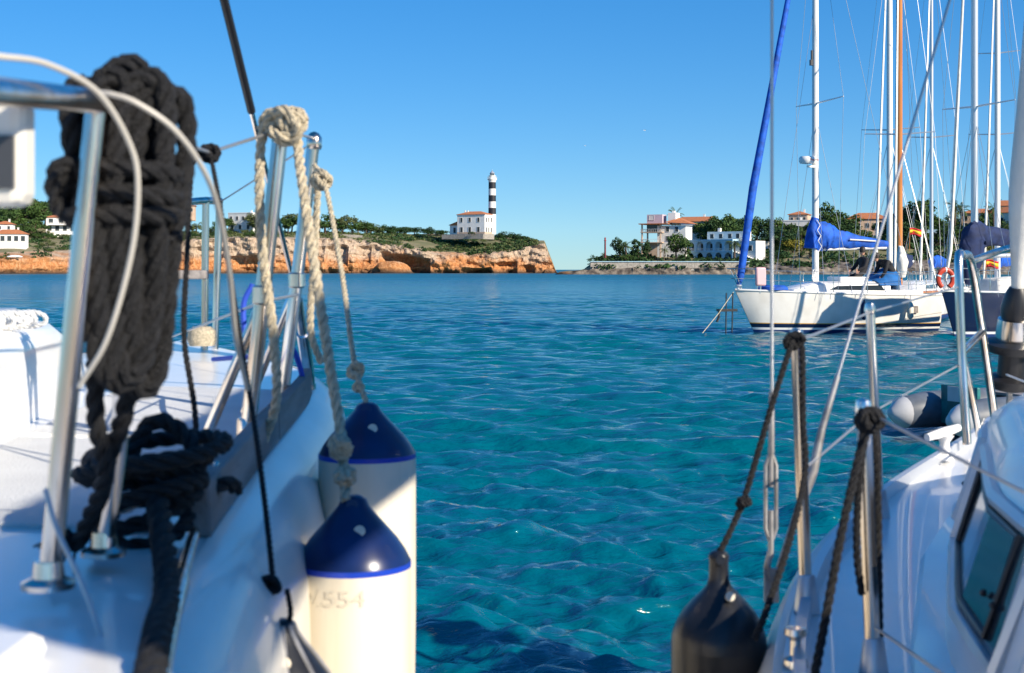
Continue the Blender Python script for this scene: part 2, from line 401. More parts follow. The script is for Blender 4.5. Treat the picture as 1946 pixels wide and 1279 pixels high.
# ---------------- vegetation ----------------
def leafcloud(mb, c, rx, ry, rz, n, s, rng):
    for _ in range(n):
        d = Vector((rng.gauss(0, 1), rng.gauss(0, 1), rng.gauss(0, 1))).normalized() * (rng.random() ** .35)
        p = Vector((c[0] + d.x * rx, c[1] + d.y * ry, c[2] + d.z * rz))
        nrm = (d + Vector((rng.uniform(-.8, .8), rng.uniform(-.8, .8), rng.uniform(-.3, .9)))).normalized()
        u = nrm.orthogonal().normalized(); u.rotate(Matrix.Rotation(rng.uniform(0, 6.28), 3, nrm)); q = nrm.cross(u)
        a = s * rng.uniform(.6, 1.3)
        mb.add([p - u * a - q * a * .5, p + u * a - q * a * .6, p + u * a * .8 + q * a * .6, p - u * a * .7 + q * a * .5], [(0, 1, 2, 3)])
def tree_proto(kind, seed):
    rng = random.Random(seed); tr = MB(); cr = MB()
    if kind == 'pine':          # umbrella crown on a forked trunk, unit height 1
        tr.tube([(0, 0, 0), (.02, 0, .25), (.0, .02, .5)], [.03, .024, .018], 6)
        for k in range(7):
            a = k * .9 + rng.random(); r = rng.uniform(.12, .42); z = .62 + .22 * (1 - (r / .45) ** 2) + rng.uniform(-.05, .08)
            x, y = r * math.cos(a), r * math.sin(a)
            tr.tube([(0, .01, .42), (x * .6, y * .6, .56), (x, y, z)], [.014, .01, .005], 5)
        for k in range(30):
            a = rng.uniform(0, 6.28); r = .47 * math.sqrt(rng.random()); x, y = r * math.cos(a), r * math.sin(a)
            z = .42 + .44 * (1 - (r / .5) ** 2) * rng.uniform(.25, 1.05)
            leafcloud(cr, (x, y, z), .13, .13, .085, 62, .026, rng)
    elif kind == 'bush':
        tr.tube([(0, 0, 0), (.02, 0, .4)], [.04, .02], 5)
        for k in range(18):
            a = rng.uniform(0, 6.28); r = .5 * math.sqrt(rng.random()); z = .15 + .6 * (1 - (r / .6) ** 2) * rng.uniform(.3, 1.1)
            leafcloud(cr, (r * math.cos(a), r * math.sin(a), z), .17, .17, .15, 48, .032, rng)
    elif kind == 'round':
        tr.tube([(0, 0, 0), (.01, .01, .3), (0, 0, .6)], [.035, .028, .012], 6)
        for k in range(6):
            a = k * 1.05; tr.tube([(0, 0, .3), (.15 * math.cos(a), .15 * math.sin(a), .5), (.27 * math.cos(a), .27 * math.sin(a), .66)], [.014, .01, .005], 5)
        for k in range(24):
            d = Vector((rng.gauss(0, 1), rng.gauss(0, 1), rng.gauss(0, 1))).normalized() * rng.random() ** .4
            leafcloud(cr, (d.x * .32, d.y * .32, .62 + d.z * .3), .13, .13, .11, 60, .027, rng)
    elif kind == 'tall':
        tr.tube([(0, 0, 0), (0, 0, .9)], [.025, .006], 6)
        for k in range(22):
            z = rng.uniform(.15, .97); r = .15 * (1 - (abs(z - .45) / .6) ** 2) * rng.random() ** .5; a = rng.uniform(0, 6.28)
            leafcloud(cr, (r * math.cos(a), r * math.sin(a), z), .075, .075, .08, 50, .022, rng)
    else:                        # palm
        tr.tube([(0, 0, 0), (.015, 0, .3), (0, .01, .68)], [.035, .027, .024], 7)
        for k in range(26):
            a = k * 2.4 + rng.random() * .4; el = rng.uniform(-.5, 1.2); L = rng.uniform(.3, .38); pts = []
            for i in range(6):
                f = i / 5; e = el - f * 1.1
                pts.append((Vector((math.cos(a) * math.cos(e), math.sin(a) * math.cos(e), math.sin(e))) * (L / 5)))
            p = Vector((0, .01, .68)); sd = Vector((-math.sin(a), math.cos(a), 0))
            for i in range(5):
                q = p + pts[i]; wd = .035 * math.sin(math.pi * (i + .6) / 6.2)
                for sg in (-1, 1):
                    for h in (0, .5):
                        b0 = p.lerp(q, h); b1 = p.lerp(q, h + .38)
                        tip = b0.lerp(b1, .8) + sd * sg * wd * 2 - Vector((0, 0, wd * .8)) + pts[i] * .4
                        cr.add([b0, b1, tip], [(0, 1, 2)])
                p = q
    return tr, cr
PROT = {}
NAMES = {'pine': 'pine_tree', 'bush': 'shrub', 'round': 'broadleaf_tree', 'tall': 'cypress_tree', 'palm': 'palm_tree'}
def plant(kind, m, X, Y, z, h, wd=1.0, label='', group=None, var=0, rng=random):
    key = (kind, m, var)
    root = empty(NAMES[kind], (X, Y, z - .15), rng.uniform(0, 6.28), label, 'shrub' if kind == 'bush' else ('palm' if kind == 'palm' else 'tree'), group)
    root.scale = (h * wd, h * wd, h)
    if key not in PROT:
        tr, cr = tree_proto(kind, hash(key[0]) % 1 + var * 17 + len(kind))
        a = tr.build('trunk', 'trunk', root, local=True); b = cr.build('crown', m, root, local=True, smooth=False)
        PROT[key] = (a, b)
    else:
        for p in PROT[key]:
            c = p.copy(); col.objects.link(c); c.parent = root
    return root
rg = random.Random(11)
def planted(land, px, d, kind, m, h, wd, label, group):
    X, Y, z = land.pt(px, d); plant(kind, m, X, Y, z, h, wd, label, group, rg.randrange(5), rg)
# left: wooded hill above the houses
G1 = 'pines on the wooded hill above the left shore'
for i in range(30):
    px = rg.uniform(-60, 330); planted(left, px, rg.uniform(75, 170), 'pine', 'pine', rg.uniform(11, 17), rg.uniform(1.0, 1.35), 'spreading green pine on the wooded hill ' + ('above the low porch house' if px < 70 else 'around the balconied hill house' if px < 190 else 'beyond the balconied hill house'), G1)
for px, d, h in ((48, 62, 8.5), (66, 70, 9.5), (30, 88, 13), (60, 120, 16), (85, 130, 15), (108, 125, 14), (20, 130, 16), (125, 130, 15), (5, 100, 12)):
    planted(left, px, d, 'pine', 'pine', h, 1.2, 'large spreading pine just behind the orange roofed shore houses', G1)
for i in range(26):
    planted(left, rg.uniform(-40, 150), rg.uniform(8, 75), 'bush', rg.choice(['dark', 'olive', 'pine']), rg.uniform(2.2, 4.2), rg.uniform(1.1, 1.8), 'rounded green shrub among the rocks below the shore houses', 'shrubs below the shore houses')
for i in range(34):
    planted(left, rg.uniform(315, 545), rg.uniform(14, 66), 'bush', rg.choice(['dark', 'olive', 'pine']), rg.uniform(2.2, 4.6), rg.uniform(1.0, 1.6), 'bushy shrub on the clifftop around the white villa', 'shrubs on the clifftop by the white villa')
for px, h in ((545, 10.5), (556, 11.5), (570, 9), (590, 10), (606, 10), (622, 11.5), (640, 11), (655, 11), (668, 10.5), (682, 9.5), (694, 8.5), (706, 7.5), (718, 7), (335, 9), (372, 8), (410, 9), (425, 9), (470, 10.5), (486, 11)):
    planted(left, px + rg.uniform(-4, 4), rg.uniform(44, 66), rg.choice(['pine', 'round', 'bush', 'pine']), rg.choice(['pine', 'olive', 'pine']), h * rg.uniform(.75, 1.1), rg.uniform(1.1, 1.6), 'green tree standing along the ridge of the headland', 'pines along the headland ridge')
for px, h in ((728, 5), (738, 5), (750, 4.6), (762, 4.2), (772, 4.6), (788, 4.5), (806, 4), (818, 4.2), (830, 4), (842, 3.6)):
    planted(left, px, rg.uniform(58, 66), 'bush', 'dark', h * 1.25, 1.5, 'low dark round tree on the ridge left of the lighthouse house', 'low dark trees on the ridge')
for px, d, h, wd in ((962, 38, 5.5, 1.7), (978, 34, 4.6, 1.8), (992, 28, 3.6, 1.8), (950, 40, 4, 1.6)):
    planted(left, px, d, 'bush', 'dark', h, wd, 'big dark green thicket on the slope right of the lighthouse', 'thickets beside the lighthouse')
# scrub over the slope: uncountable
def scrub(land, p0, p1, n, name, label, m, s0, s1, dmax=1.0):
    mb = MB(); r = random.Random(5)
    for _ in range(n):
        px = r.uniform(p0, p1); rd = land.par(px)[2]; X, Y, z = land.pt(px, rd * r.random() * dmax)
        if fr(X * .06, Y * .06, 7) < -.12: continue
        s = r.uniform(s0, s1); leafcloud(mb, (X, Y, z + s * .25), s, s, s * .55, 26, s * .24, r)
    tag(mb.build(name, m, smooth=False), label, 'scrub', kind='stuff')
scrub(left, 320, 1020, 1500, 'scrub', 'low green maquis scrub covering the lighthouse slope', 'olive', .7, 1.7)
scrub(left, 700, 1012, 700, 'scrub', 'darker green brush dotted over the lighthouse slope', 'dark', .9, 2.0, .9)
scrub(left, -100, 320, 700, 'scrub', 'green undergrowth covering the left shore hillside', 'dark', 1.0, 2.4)
scrub(right, 1130, 2100, 2200, 'scrub', 'green garden undergrowth covering the villa hillside', 'dark', 1.0, 2.6)
# right: gardens round the villas
for kind, m, px, d, h, wd, lb in (
    ('round', 'dark', 1177, 16, 9.5, .85, 'round dark tree beside the palm on the point'), ('palm', 'palm', 1189, 13, 9.5, 1.1, 'palm growing against the round dark tree on the point'),
    ('tall', 'dark', 1207, 18, 8.5, 1.3, 'dark pointed tree between the point palm and the balcony villa'), ('tall', 'dark', 1213, 16, 8, 1.3, 'dark pointed tree paired beside another near the balcony villa'),
    ('round', 'dark', 1228, 18, 8, .8, 'dark tree standing at the foot of the balcony villa'), ('bush', 'olive', 1145, 16, 4, 1.3, 'olive bush at the seaward end of the sea wall'),
    ('bush', 'dark', 1132, 15, 4, 1.3, 'dark bush at the tip of the sea wall'), ('pine', 'pine', 1190, 9, 4.2, 1.6, 'low spreading pine just behind the sea wall'),
    ('round', 'pine', 1285, 17, 11.5, .9, 'tall loose pine before the balcony villa'), ('round', 'pine', 1303, 15, 9.5, .8, 'slender loose pine beside the arcade villa'),
    ('palm', 'palm', 1262, 15, 6.5, 1.0, 'short palm under the balcony villa'), ('palm', 'palm', 1284, 50, 19, .55, 'tall palm rising over the balcony villa roof'), ('palm', 'palm', 1397, 10, 10.2, 1.15, 'large palm in front of the arcade villa'),
    ('bush', 'yell', 1507, 35, 9, 1.1, 'yellow leaved bushy tree below the white terrace house'), ('palm', 'palm', 1523, 40, 11, .9, 'palm beside the yellow leaved tree'),
    ('bush', 'dark', 1478, 14, 5, 1.7, 'broad dark bush above the shore right of the villa'), ('bush', 'dark', 1540, 18, 5, 1.8, 'broad dark bush on the bank behind the white yacht'),
    ('round', 'pine', 1575, 75, 17, .9, 'big tree behind the blue sail cover'), ('round', 'pine', 1745, 62, 19, 1.1, 'large rounded pine behind the wooden mast'), ('pine', 'pine', 1725, 66, 15, 1.1, 'pine touching the large rounded pine behind the masts'),
    ('palm', 'palm', 1815, 70, 18, .8, 'tall palm left of the tiled hillside house'), ('palm', 'palm', 1826, 74, 16, .8, 'second tall palm left of the tiled hillside house'), ('palm', 'palm', 1888, 60, 19, .7, 'highest palm standing over the tiled hillside house'),
    ('palm', 'palm', 1918, 40, 12, .9, 'palm in front of the hillside house gable'), ('bush', 'yell', 1900, 20, 6, 1.5, 'dry brownish bush low on the right bank')):
    planted(right, px, d, kind, m, h, wd, lb, None)
for i in range(20):
    px = rg.uniform(1335, 1475); planted(right, px, rg.uniform(50, 95), 'round', rg.choice(['pine', 'dark', 'pine']), rg.uniform(9, 14), 1.15, 'leafy green tree in the wood behind the arcade villa', 'trees behind the arcade villa')
for i in range(60):
    px = rg.uniform(1470, 2000); planted(right, px, rg.uniform(25, 100), rg.choice(['round', 'pine', 'bush']), rg.choice(['pine', 'dark']), rg.uniform(6, 12), 1.25, 'green tree on the hillside ' + ('below the long white hill house' if px < 1560 else 'around the wide red roofed house' if px < 1700 else 'around the pale modern house' if px < 1810 else 'around the ochre tiled houses'), 'trees on the hillside behind the yachts')
for i in range(24):
    planted(right, rg.uniform(1240, 1470), rg.uniform(4, 14), 'bush', rg.choice(['dark', 'pine']), rg.uniform(1.4, 2.6), 1.3, 'clipped green garden shrub before the villas', 'garden shrubs before the villas')

# ---------------- buildings ----------------
def window(parent, x, z, wd, h, y, name='window', m='shutter', fr_=True, axis='y', sgn=-1):
    """opening on a wall plane; frame stands proud, pane sits in it"""
    a = MB(); t = .09
    def bx(mb, cx, cz, sx, sz, dep, off):
        c = (cx, y + sgn * off, cz) if axis == 'y' else (y + sgn * off, cx, cz)
        s = (sx, dep, sz) if axis == 'y' else (dep, sx, sz)
        mb.box(c, s)
    bx(a, x, z + h / 2 + t / 2, wd + 2 * t, t, .14, .04); bx(a, x, z - h / 2 - t / 2, wd + 2 * t + .1, t, .2, .06)
    bx(a, x - wd / 2 - t / 2, z, t, h, .14, .04); bx(a, x + wd / 2 + t / 2, z, t, h, .14, .04)
    f = a.build(name, 'frame', parent, False, True)
    b = MB(); bx(b, x, z, wd, h, .06, .012); b.build('pane', m, f, False, True)
    return f
def hip(mb, w_, d_, z, h, ov=.5, ridge=.5, gable=False):
    x, y = w_ / 2 + ov, d_ / 2 + ov; r = x if gable else max(.05, x - y * ridge * 2)
    mb.add([(-x, -y, z), (x, -y, z), (x, y, z), (-x, y, z), (-r, 0, z + h), (r, 0, z + h), (-x, -y, z - .18), (x, -y, z - .18), (x, y, z - .18), (-x, y, z - .18)],
           [(0, 1, 5, 4), (1, 2, 5), (2, 3, 4, 5), (3, 0, 4), (0, 6, 7, 1), (1, 7, 8, 2), (2, 8, 9, 3), (3, 9, 6, 0), (9, 8, 7, 6)])
def house(name, px, Y, ybase, w_, d_, h, rz, wall, roof, label, wins=(), sidewins=(), rh=1.5, chim=True, extra=None):
    b = P(px, ybase, Y); root = empty(name, b, R(rz), label, 'house')
    mb = MB(); mb.box((0, 0, h / 2 - 1.5), (w_, d_, h + 3)); mb.build('wall', wall, root, False, True)
    if roof == 'flat':
        mb = MB(); t = .25
        for sx, sy, lx, ly in ((0, -1, w_ + .3, t), (0, 1, w_ + .3, t), (-1, 0, t, d_ - .2), (1, 0, t, d_ - .2)):
            mb.box((sx * w_ / 2, sy * d_ / 2, h + .2), (lx, ly, .5))
        rf = mb.build('parapet', wall, root, False, True)
    else:
        mb = MB(); hip(mb, w_, d_, h + .18, rh, gable=(roof == 'gable')); rf = mb.build('roof', 'tile', root, False, True)
    if chim:
        mb = MB(); mb.box((w_ * .22, d_ * .1, h + rh * .6), (.7, .7, rh + 1.2)); mb.box((w_ * .22, d_ * .1, h + rh * 1.2 + .7), (.9, .9, .15)); mb.build('chimney', 'stucco', rf, False, True)
    for x, z, ww, hh in wins: window(root, x, z, ww, hh, -d_ / 2)
    for x, z, ww, hh in sidewins: window(root, x, z, ww, hh, w_ / 2, axis='x', sgn=1)
    if extra: extra(root, w_, d_, h)
    return root
# lighthouse
LY = 668
def lighthouse():
    s = LY / F
    base = P(903, 445, LY); rz = -27
    root = empty('lighthouse', base, R(rz), 'black and white banded lighthouse tower rising from a white two storey house', 'lighthouse')
    W_, D_, H_ = 14.6, 8.4, 9.0
    mb = MB(); mb.box((0, 0, H_ / 2 - 1), (W_, D_, H_ + 2)); mb.build('house_wall', 'stucco', root, False, True)
    mb = MB(); hip(mb, W_, D_, H_ + .2, 1.5, .35); rf = mb.build('house_roof', 'tile', root, False, True)
    for x in (-5, -3.6):
        mb = MB(); mb.box((x, -.6, H_ + 1.3), (.5, .5, 1.7)); mb.build('chimney', 'stucco', rf, False, True)
    mb = MB(); mb.box((0, 0, H_ - .05), (W_ + .5, D_ + .5, .3)); mb.build('cornice', 'stucco', root, False, True)
    mb = MB(); mb.box((0, 0, .45), (W_ + .16, D_ + .16, .9)); mb.build('plinth', 'ochre', root, False, True)
    for x in (-5, -.6, 4):
        window(root, x, 6.6, 1.15, 2.0, -D_ / 2); window(root, x, 1.9, 1.3, 2.5, -D_ / 2)
    for y in (-2.6, -.2, 2.4):
        window(root, y, 6.6, .9, 2.0, W_ / 2, axis='x', sgn=1); window(root, y, 1.9, .9, 2.3, W_ / 2, axis='x', sgn=1)
    ax, ad, ah = 5.0, 6.0, 4.4
    mb = MB(); mb.box((-W_ / 2 - ax / 2, .6, ah / 2 - 1), (ax, ad, ah + 2)); an = mb.build('annex_wall', 'stucco', root, False, True)
    mb = MB(); x0, x1 = -W_ / 2 - ax - .4, -W_ / 2 - .02; y0, y1 = .6 - ad / 2 - .4, .6 + ad / 2 + .4
    mb.add([(x0, y0, ah), (x1, y0, ah + 1.9), (x1, y1, ah + 1.9), (x0, y1, ah), (x0, y0, ah - .2), (x1, y0, ah - .2), (x1, y1, ah - .2), (x0, y1, ah - .2)], [(0, 1, 2, 3), (0, 4, 5, 1), (3, 2, 6, 7), (0, 3, 7, 4), (4, 7, 6, 5)]); mb.build('annex_roof', 'tile', root, False, True)
    window(root, -W_ / 2 - 2.4, 1.9, 1.2, 2.4, .6 - ad / 2)
    # tower centre, measured on the photo
    tp = P(932.5, 445, LY) - base; tp.rotate(Matrix.Rotation(-R(rz), 3, 'Z')); cx, cy = tp.x, tp.y + 1.5
    Z = lambda y: (445 - y) * s
    def ring(name, y0, y1, r0, r1, m, par=root):
        q = MB(); q.lathe([(r0, Z(y0)), (r1, Z(y1))], (cx, cy, 0), 28); return q.build(name, m, par, True, True)
    r = 1.72; ys = [445, 407, 395, 383, 371, 358.5, 346]; ms = ['stucco', 'bandblack', 'stucco', 'bandblack', 'stucco', 'bandblack']
    for i in range(6): ring('tower_band', ys[i], ys[i + 1], r + .10 - .02 * i, r + .08 - .02 * i, ms[i])
    q = MB(); q.lathe([(r, Z(346)), (r + .05, Z(343)), (r + .55, Z(340.5)), (r + .55, Z(339.3)), (1.5, Z(339.2)), (1.45, Z(334.5)), (1.75, Z(334)), (1.75, Z(333.2)), (1.05, Z(333))], (cx, cy, 0), 28); g = q.build('gallery', 'stucco', root, True, True)
    q = MB()
    for zz in (Z(337.5), Z(335.5)): q.tube([(cx + (r + .5) * math.cos(a * .314), cy + (r + .5) * math.sin(a * .314), zz) for a in range(20)], .04, 5, True)
    for a in range(20): q.tube([(cx + (r + .5) * math.cos(a * .314), cy + (r + .5) * math.sin(a * .314), Z(339.3)), (cx + (r + .5) * math.cos(a * .314), cy + (r + .5) * math.sin(a * .314), Z(335.5))], .035, 4)
    q.build('railing', 'mastw', g, True, True)
    q = MB(); q.lathe([(1.02, Z(333)), (1.02, Z(329.3))], (cx, cy, 0), 16); q.build('lantern_glass', 'glass', root, False, True)
    q = MB()
    for a in range(8): q.box((cx + 1.04 * math.cos(a * .785), cy + 1.04 * math.sin(a * .785), (Z(333) + Z(329.3)) / 2), (.1, .1, Z(329.3) - Z(333)))
    q.build('lantern_bar', 'mastw', root, False, True)
    q = MB(); q.lathe([(1.3, Z(329.3)), (1.2, Z(328.6)), (.75, Z(326.5)), (.3, Z(325.2)), (.25, Z(324.6)), (.3, Z(324.2)), (.06, Z(323.4)), (.04, Z(321))], (cx, cy, 0), 18); q.build('lantern_dome', M['alu'], root, True, True)
    q = MB(); q.box((W_ / 2 - .4, -.8, -1.2), (2, 10, 2.6)); q.box((-3, -D_ / 2 - 2.5, -1.3), (22, .6, 2.2)); q.build('terrace_wall', 'stone', root, False, True)
lighthouse()
X_, Y_, z_ = left.pt(896, 50); plant('bush', 'dark', P(896, 445, LY - 9).x, LY - 9, P(896, 445, LY).z - .6, 2.7, 1.1, 'small round tree before the lighthouse house front')
# left shore houses
def terrace(root, w_, d_, h):
    mb = MB(); mb.box((0, -d_ / 2 - 1.2, h * .48), (w_ * .8, 2.4, .25)); sl = mb.build('balcony', 'stucco', root, False, True)
    mb = MB()
    for i in range(15): mb.box((-w_ * .4 + w_ * .8 * i / 14, -d_ / 2 - 2.3, h * .48 + .55), (.1, .1, .9))
    mb.box((0, -d_ / 2 - 2.3, h * .48 + 1.05), (w_ * .82, .16, .12)); mb.build('railing', 'stucco', sl, False, True)
W4 = lambda w_, z, ww, hh, n: [((i + .5) / n * w_ - w_ / 2, z, ww, hh) for i in range(n)]
house('shore_house', 20, 575, 461, 13, 7, 3.4, 12, 'stucco', 'hip', 'low white shore house with an orange hipped roof and porch', W4(13, 1.6, 1.5, 2.0, 5), rh=1.7)
house('shore_house', 10, 590, 446, 7, 6, 4.2, 12, 'stucco', 'hip', 'white upper house with orange roof behind the low porch house', W4(7, 2.8, .9, 1.3, 2), rh=1.3)
house('hill_house', 118, 640, 441, 13, 9, 6.4, 12, 'stucco', 'hip', 'white two storey hill house with a balcony left of the rope', W4(13, 1.6, 1.6, 2.2, 4) + W4(13, 4.8, 1.8, 2, 3), rh=1.4, extra=terrace)
house('hill_house', 26, 690, 416, 11, 9, 5.2, 10, 'stucco', 'flat', 'pale flat roofed house high among the hill pines', W4(11, 1.6, 1.3, 2, 4), rh=.6)
house('clifftop_villa', 344, 705, 408, 14, 9, 4.2, 10, 'ochre', 'hip', 'long pale villa with a low tiled roof above the clifftop trees', W4(14, 2.2, 1.2, 1.6, 4), rh=1)
house('clifftop_villa', 466, 690, 440, 13.5, 9, 8.6, -22, 'stucco', 'flat', 'white two storey clifftop villa with dark windows and chimney', W4(13.5, 6.3, 1.2, 1.7, 4) + W4(13.5, 2, 1.4, 2, 3), [(-2, 6.3, 1.2, 1.7), (2, 6.3, 1.2, 1.7), (-2, 2, 1.2, 1.9)], rh=.8)
# right shore
def balcony_villa():
    Y = 530; base = P(1262, 482, Y); root = empty('balcony_villa', base, R(-24), 'tall villa with corner balconies, pink top room and terracotta roof', 'house')
    mb = MB(); mb.box((3.5, 2, 4.2), (11, 8, 12.4)); mb.build('wall', 'stucco', root, False, True)
    mb = MB(); mb.box((-4.4, 1, 1.0), (4.6, 6, 6)); mb.build('wall', 'ochre', root, False, True)
    for z in (4.1, 7.9):
        mb = MB(); mb.box((-3.6, -.6, z), (8.4, 7.6, .3)); bl = mb.build('balcony', 'ochre', root, False, True)
        mb = MB()
        for i in range(12): mb.box((-7.6 + 7.8 * i / 11, -4.3, z + .65), (.07, .07, 1))
        for i in range(9): mb.box((-7.7, -4.3 + 7 * i / 8, z + .65), (.07, .07, 1))
        mb.box((-3.7, -4.3, z + 1.2), (8, .12, .1)); mb.box((-7.7, -.8, z + 1.2), (.12, 7.1, .1)); mb.build('railing', 'stucco', bl, False, True)
    for x, y in ((-7.3, -3.9), (-.2, -3.9), (-7.3, 2.6)):
        mb = MB(); mb.box((x, y, 4.4), (.5, .5, 13)); mb.build('column', 'ochre', root, False, True)
    mb = MB(); mb.box((-4.2, 1.2, 9.4), (4.2, 5, 2.7)); mb.build('glazed_room', 'glass', root, False, True)
    mb = MB(); mb.box((-2.6, -.4, 11.0), (11.4, 9.4, .35)); rf = mb.build('roof_slab', 'tile', root, False, True)
    mb = MB(); mb.box((-3.4, 1.6, 12.9), (6.0, 5, 3.4)); t = mb.build('top_room', 'pinkst', root, False, True)
    window(root, -4.6, 13.4, 1.9, 1.7, -.9, m='frame')
    mb = MB(); mb.box((3, 2.6, 13.0), (3, 5, 4.4)); mb.box((3, 2.6, 15.5), (1, 1, 1)); mb.build('stair_tower', 'stucco', root, False, True)
    mb = MB(); mb.add([(1, -3, 11.6), (11, -3, 11.0), (11, 7, 11.0), (1, 7, 11.6), (5.5, 2, 13.4)], [(0, 1, 4), (1, 2, 4), (2, 3, 4), (3, 0, 4)]); mb.build('roof', 'tile', root, False, True)
    for x in (2, 5.5): window(root, x, 9, 1.2, 1.7, -2); window(root, x, 5.6, 1.2, 1.7, -2)
balcony_villa()
house('tiled_house', 1325, 575, 462, 12, 10, 8.5, -24, 'stucco', 'gable', 'white gabled house with terracotta roof behind the balcony villa', W4(12, 5, 1.2, 1.6, 3), [(0, 5, 1.2, 1.5)], rh=2.0)
def arcade_villa():
    Y = 522; base = P(1352, 497, Y); root = empty('arcade_villa', base, R(-38), 'two storey villa with five shade blue arches and a white upper house', 'house')
    W_, H1, H2 = 19.5, 3.6, 7.6
    def arcade(z0, z1, n, rad, sp, name, y):
        for i in range(n):
            xc = -W_ / 2 + W_ * (i + .5) / n; bw = W_ / n; q = MB(); y0, y1 = y, y + .5
            pts = [(xc + rad * math.cos(a), sp + rad * math.sin(a)) for a in [math.pi * k / 12 for k in range(13)]]
            for k in range(12):
                (xa, za), (xb, zb) = pts[k], pts[k + 1]
                q.add([(xa, y0, za), (xb, y0, zb), (xb, y0, z1), (xa, y0, z1), (xa, y1, za), (xb, y1, zb)], [(0, 3, 2, 1), (0, 1, 5, 4)])
            for s_ in (-1, 1):
                xa, xb = xc + s_ * rad, xc + s_ * bw / 2
                q.box(((xa + xb) / 2, (y0 + y1) / 2, (z0 + z1) / 2), (abs(xb - xa) - .002, .5 - .004, z1 - z0))
            q.build(name, 'shadeblue', root, False, True)
    mb = MB(); mb.box((0, 3.6, H2 / 2 - 1), (W_, 6, H2 + 2)); mb.build('wall', 'shadeblue', root, False, True)
    mb = MB(); mb.box((0, -.2, H1), (W_ + .2, 3.4, .4)); mb.box((0, .3, H2 + .2), (W_ + .4, 4.6, .5)); mb.build('terrace_slab', 'shadeblue', root, False, True)
    arcade(H1 + .2, H2, 5, 1.45, H1 + 2.2, 'arch', -1.7); arcade(0, H1 - .2, 5, 1.3, 1.9, 'arch', -1.7)
    for i in range(5):
        x = -W_ / 2 + W_ * (i + .5) / 5; window(root, x, 5.3, 1.5, 2.4, .6); window(root, x, 1.4, 1.6, 2.4, .6)
        mb = MB()
        for k in range(9): mb.box((x - 1.4 + 2.8 * k / 8, -1.5, H1 + .65), (.1, .1, .9))
        mb.box((x, -1.5, H1 + 1.15), (3, .16, .12)); mb.build('balustrade', 'stucco', root, False, True)
    mb = MB(); mb.box((4, 6, H2 + 1.6), (15, 6, 3.6)); u = mb.build('upper_house', 'stucco', root, False, True)
    for x in (-1.5, 2.2, 6, 9.3): window(root, x, H2 + 1.7, 1.4, 1.6, 3)
    mb = MB(); mb.box((0, 6, H2 + 4), (1, 1, 1.6)); mb.build('chimney', 'stucco', u, False, True)
    mb = MB(); mb.box((W_ / 2 + 4.5, 3, 3.2), (8.6, 7, 8.4)); mb.build('wing', 'stucco', root, False, True)
    window(root, W_ / 2 + 3, 4.8, 1.5, 1.8, -.5); window(root, W_ / 2 + 6.5, 4.8, 1.5, 1.8, -.5); window(root, W_ / 2 + 3, 1.6, 1.5, 2.2, -.5)
    mb = MB()
    for k in range(9): mb.box((W_ / 2 + .8 + k * .85, -.9 - .25 * 0, 3.4 - k * .3), (.85, 1.4, .3))
    mb.build('outer_stair', 'stucco', root, False, True)
arcade_villa()
house('white_house', 1448, 545, 484, 7, 6, 4.6, -30, 'stucco', 'flat', 'small white flat roofed house beside the arcade villa', W4(7, 2, 1.1, 1.4, 2), [(0, 2, 1.2, 1.5)], rh=.5)
house('terrace_house', 1505, 600, 446, 17, 9, 5.6, -22, 'stucco', 'flat', 'long white modern house on the hill left of the blue sail cover', W4(17, 2.6, 1.8, 1.8, 5), [(0, 2.5, 1.4, 1.6)], rh=.9)
house('terrace_house', 1520, 612, 436, 8, 8, 6.2, -22, 'ochre', 'hip', 'tile roofed block rising behind the long white hill house', W4(8, 4.4, 1.1, 1.3, 3), rh=1.5)
house('red_roof_house', 1648, 590, 441, 17, 10, 5.2, -14, 'ochre', 'hip', 'wide house under a red brown roof behind the boats', W4(17, 2.6, 1.5, 1.8, 5), rh=2.6)
house('glass_house', 1755, 560, 471, 20, 8, 6.6, -16, 'shadeblue', 'flat', 'pale modern house with wide dark windows behind the flag', W4(20, 4.6, 2.6, 2.2, 6) + W4(20, 1.4, 2.6, 2.2, 6), rh=.6, chim=False)
house('hillside_house', 1862, 575, 436, 13, 9, 6.4, -24, 'ochre', 'hip', 'ochre hillside house with tiled roof between the masts', W4(13, 4.5, 1.3, 1.6, 4) + W4(13, 1.6, 1.3, 1.8, 4), [(0, 4.5, 1.2, 1.5)], rh=1.8)
house('hillside_house', 1916, 565, 440, 12, 9, 7.2, -50, 'stucco', 'gable', 'white gabled hillside house under an ochre gable at far right', W4(12, 4.5, 1.3, 1.6, 3), rh=2.4)
house('hillside_house', 1925, 590, 422, 12, 9, 6.5, -30, 'ochre', 'gable', 'uppermost ochre house with a long tiled roof at far right', W4(12, 4.5, 1.3, 1.6, 3), rh=2.4)
# sea wall below the gardens: courses of stone
def sea_wall():
    Y = 501.5; a = Vector((GX(1122, Y), Y, 0)); b = Vector((GX(1424, Y + 1), Y + 1, 0))
    root = empty('sea_wall', a, 0, 'long grey stone sea wall with pale coping below the villas', 'wall')
    d = (b - a); L = d.length; ang = math.atan2(d.y, d.x); rot = Matrix.Rotation(ang, 3, 'Z'); r = random.Random(2); n = 26
    for i in range(n):
        c = a + d * ((i + .5) / n); m = MB(); m.box(c + Vector((0, r.uniform(-.06, .06), 2.9)), (L / n - .05, 1.0, 3.0 + r.uniform(-.1, .1)), rot); m.build('panel', 'stone', root, False)
        m = MB(); m.box(c + Vector((0, -.1, 4.52)), (L / n - .02, 1.4, .22), rot); m.build('coping', 'shadeblue', root, False)
sea_wall()
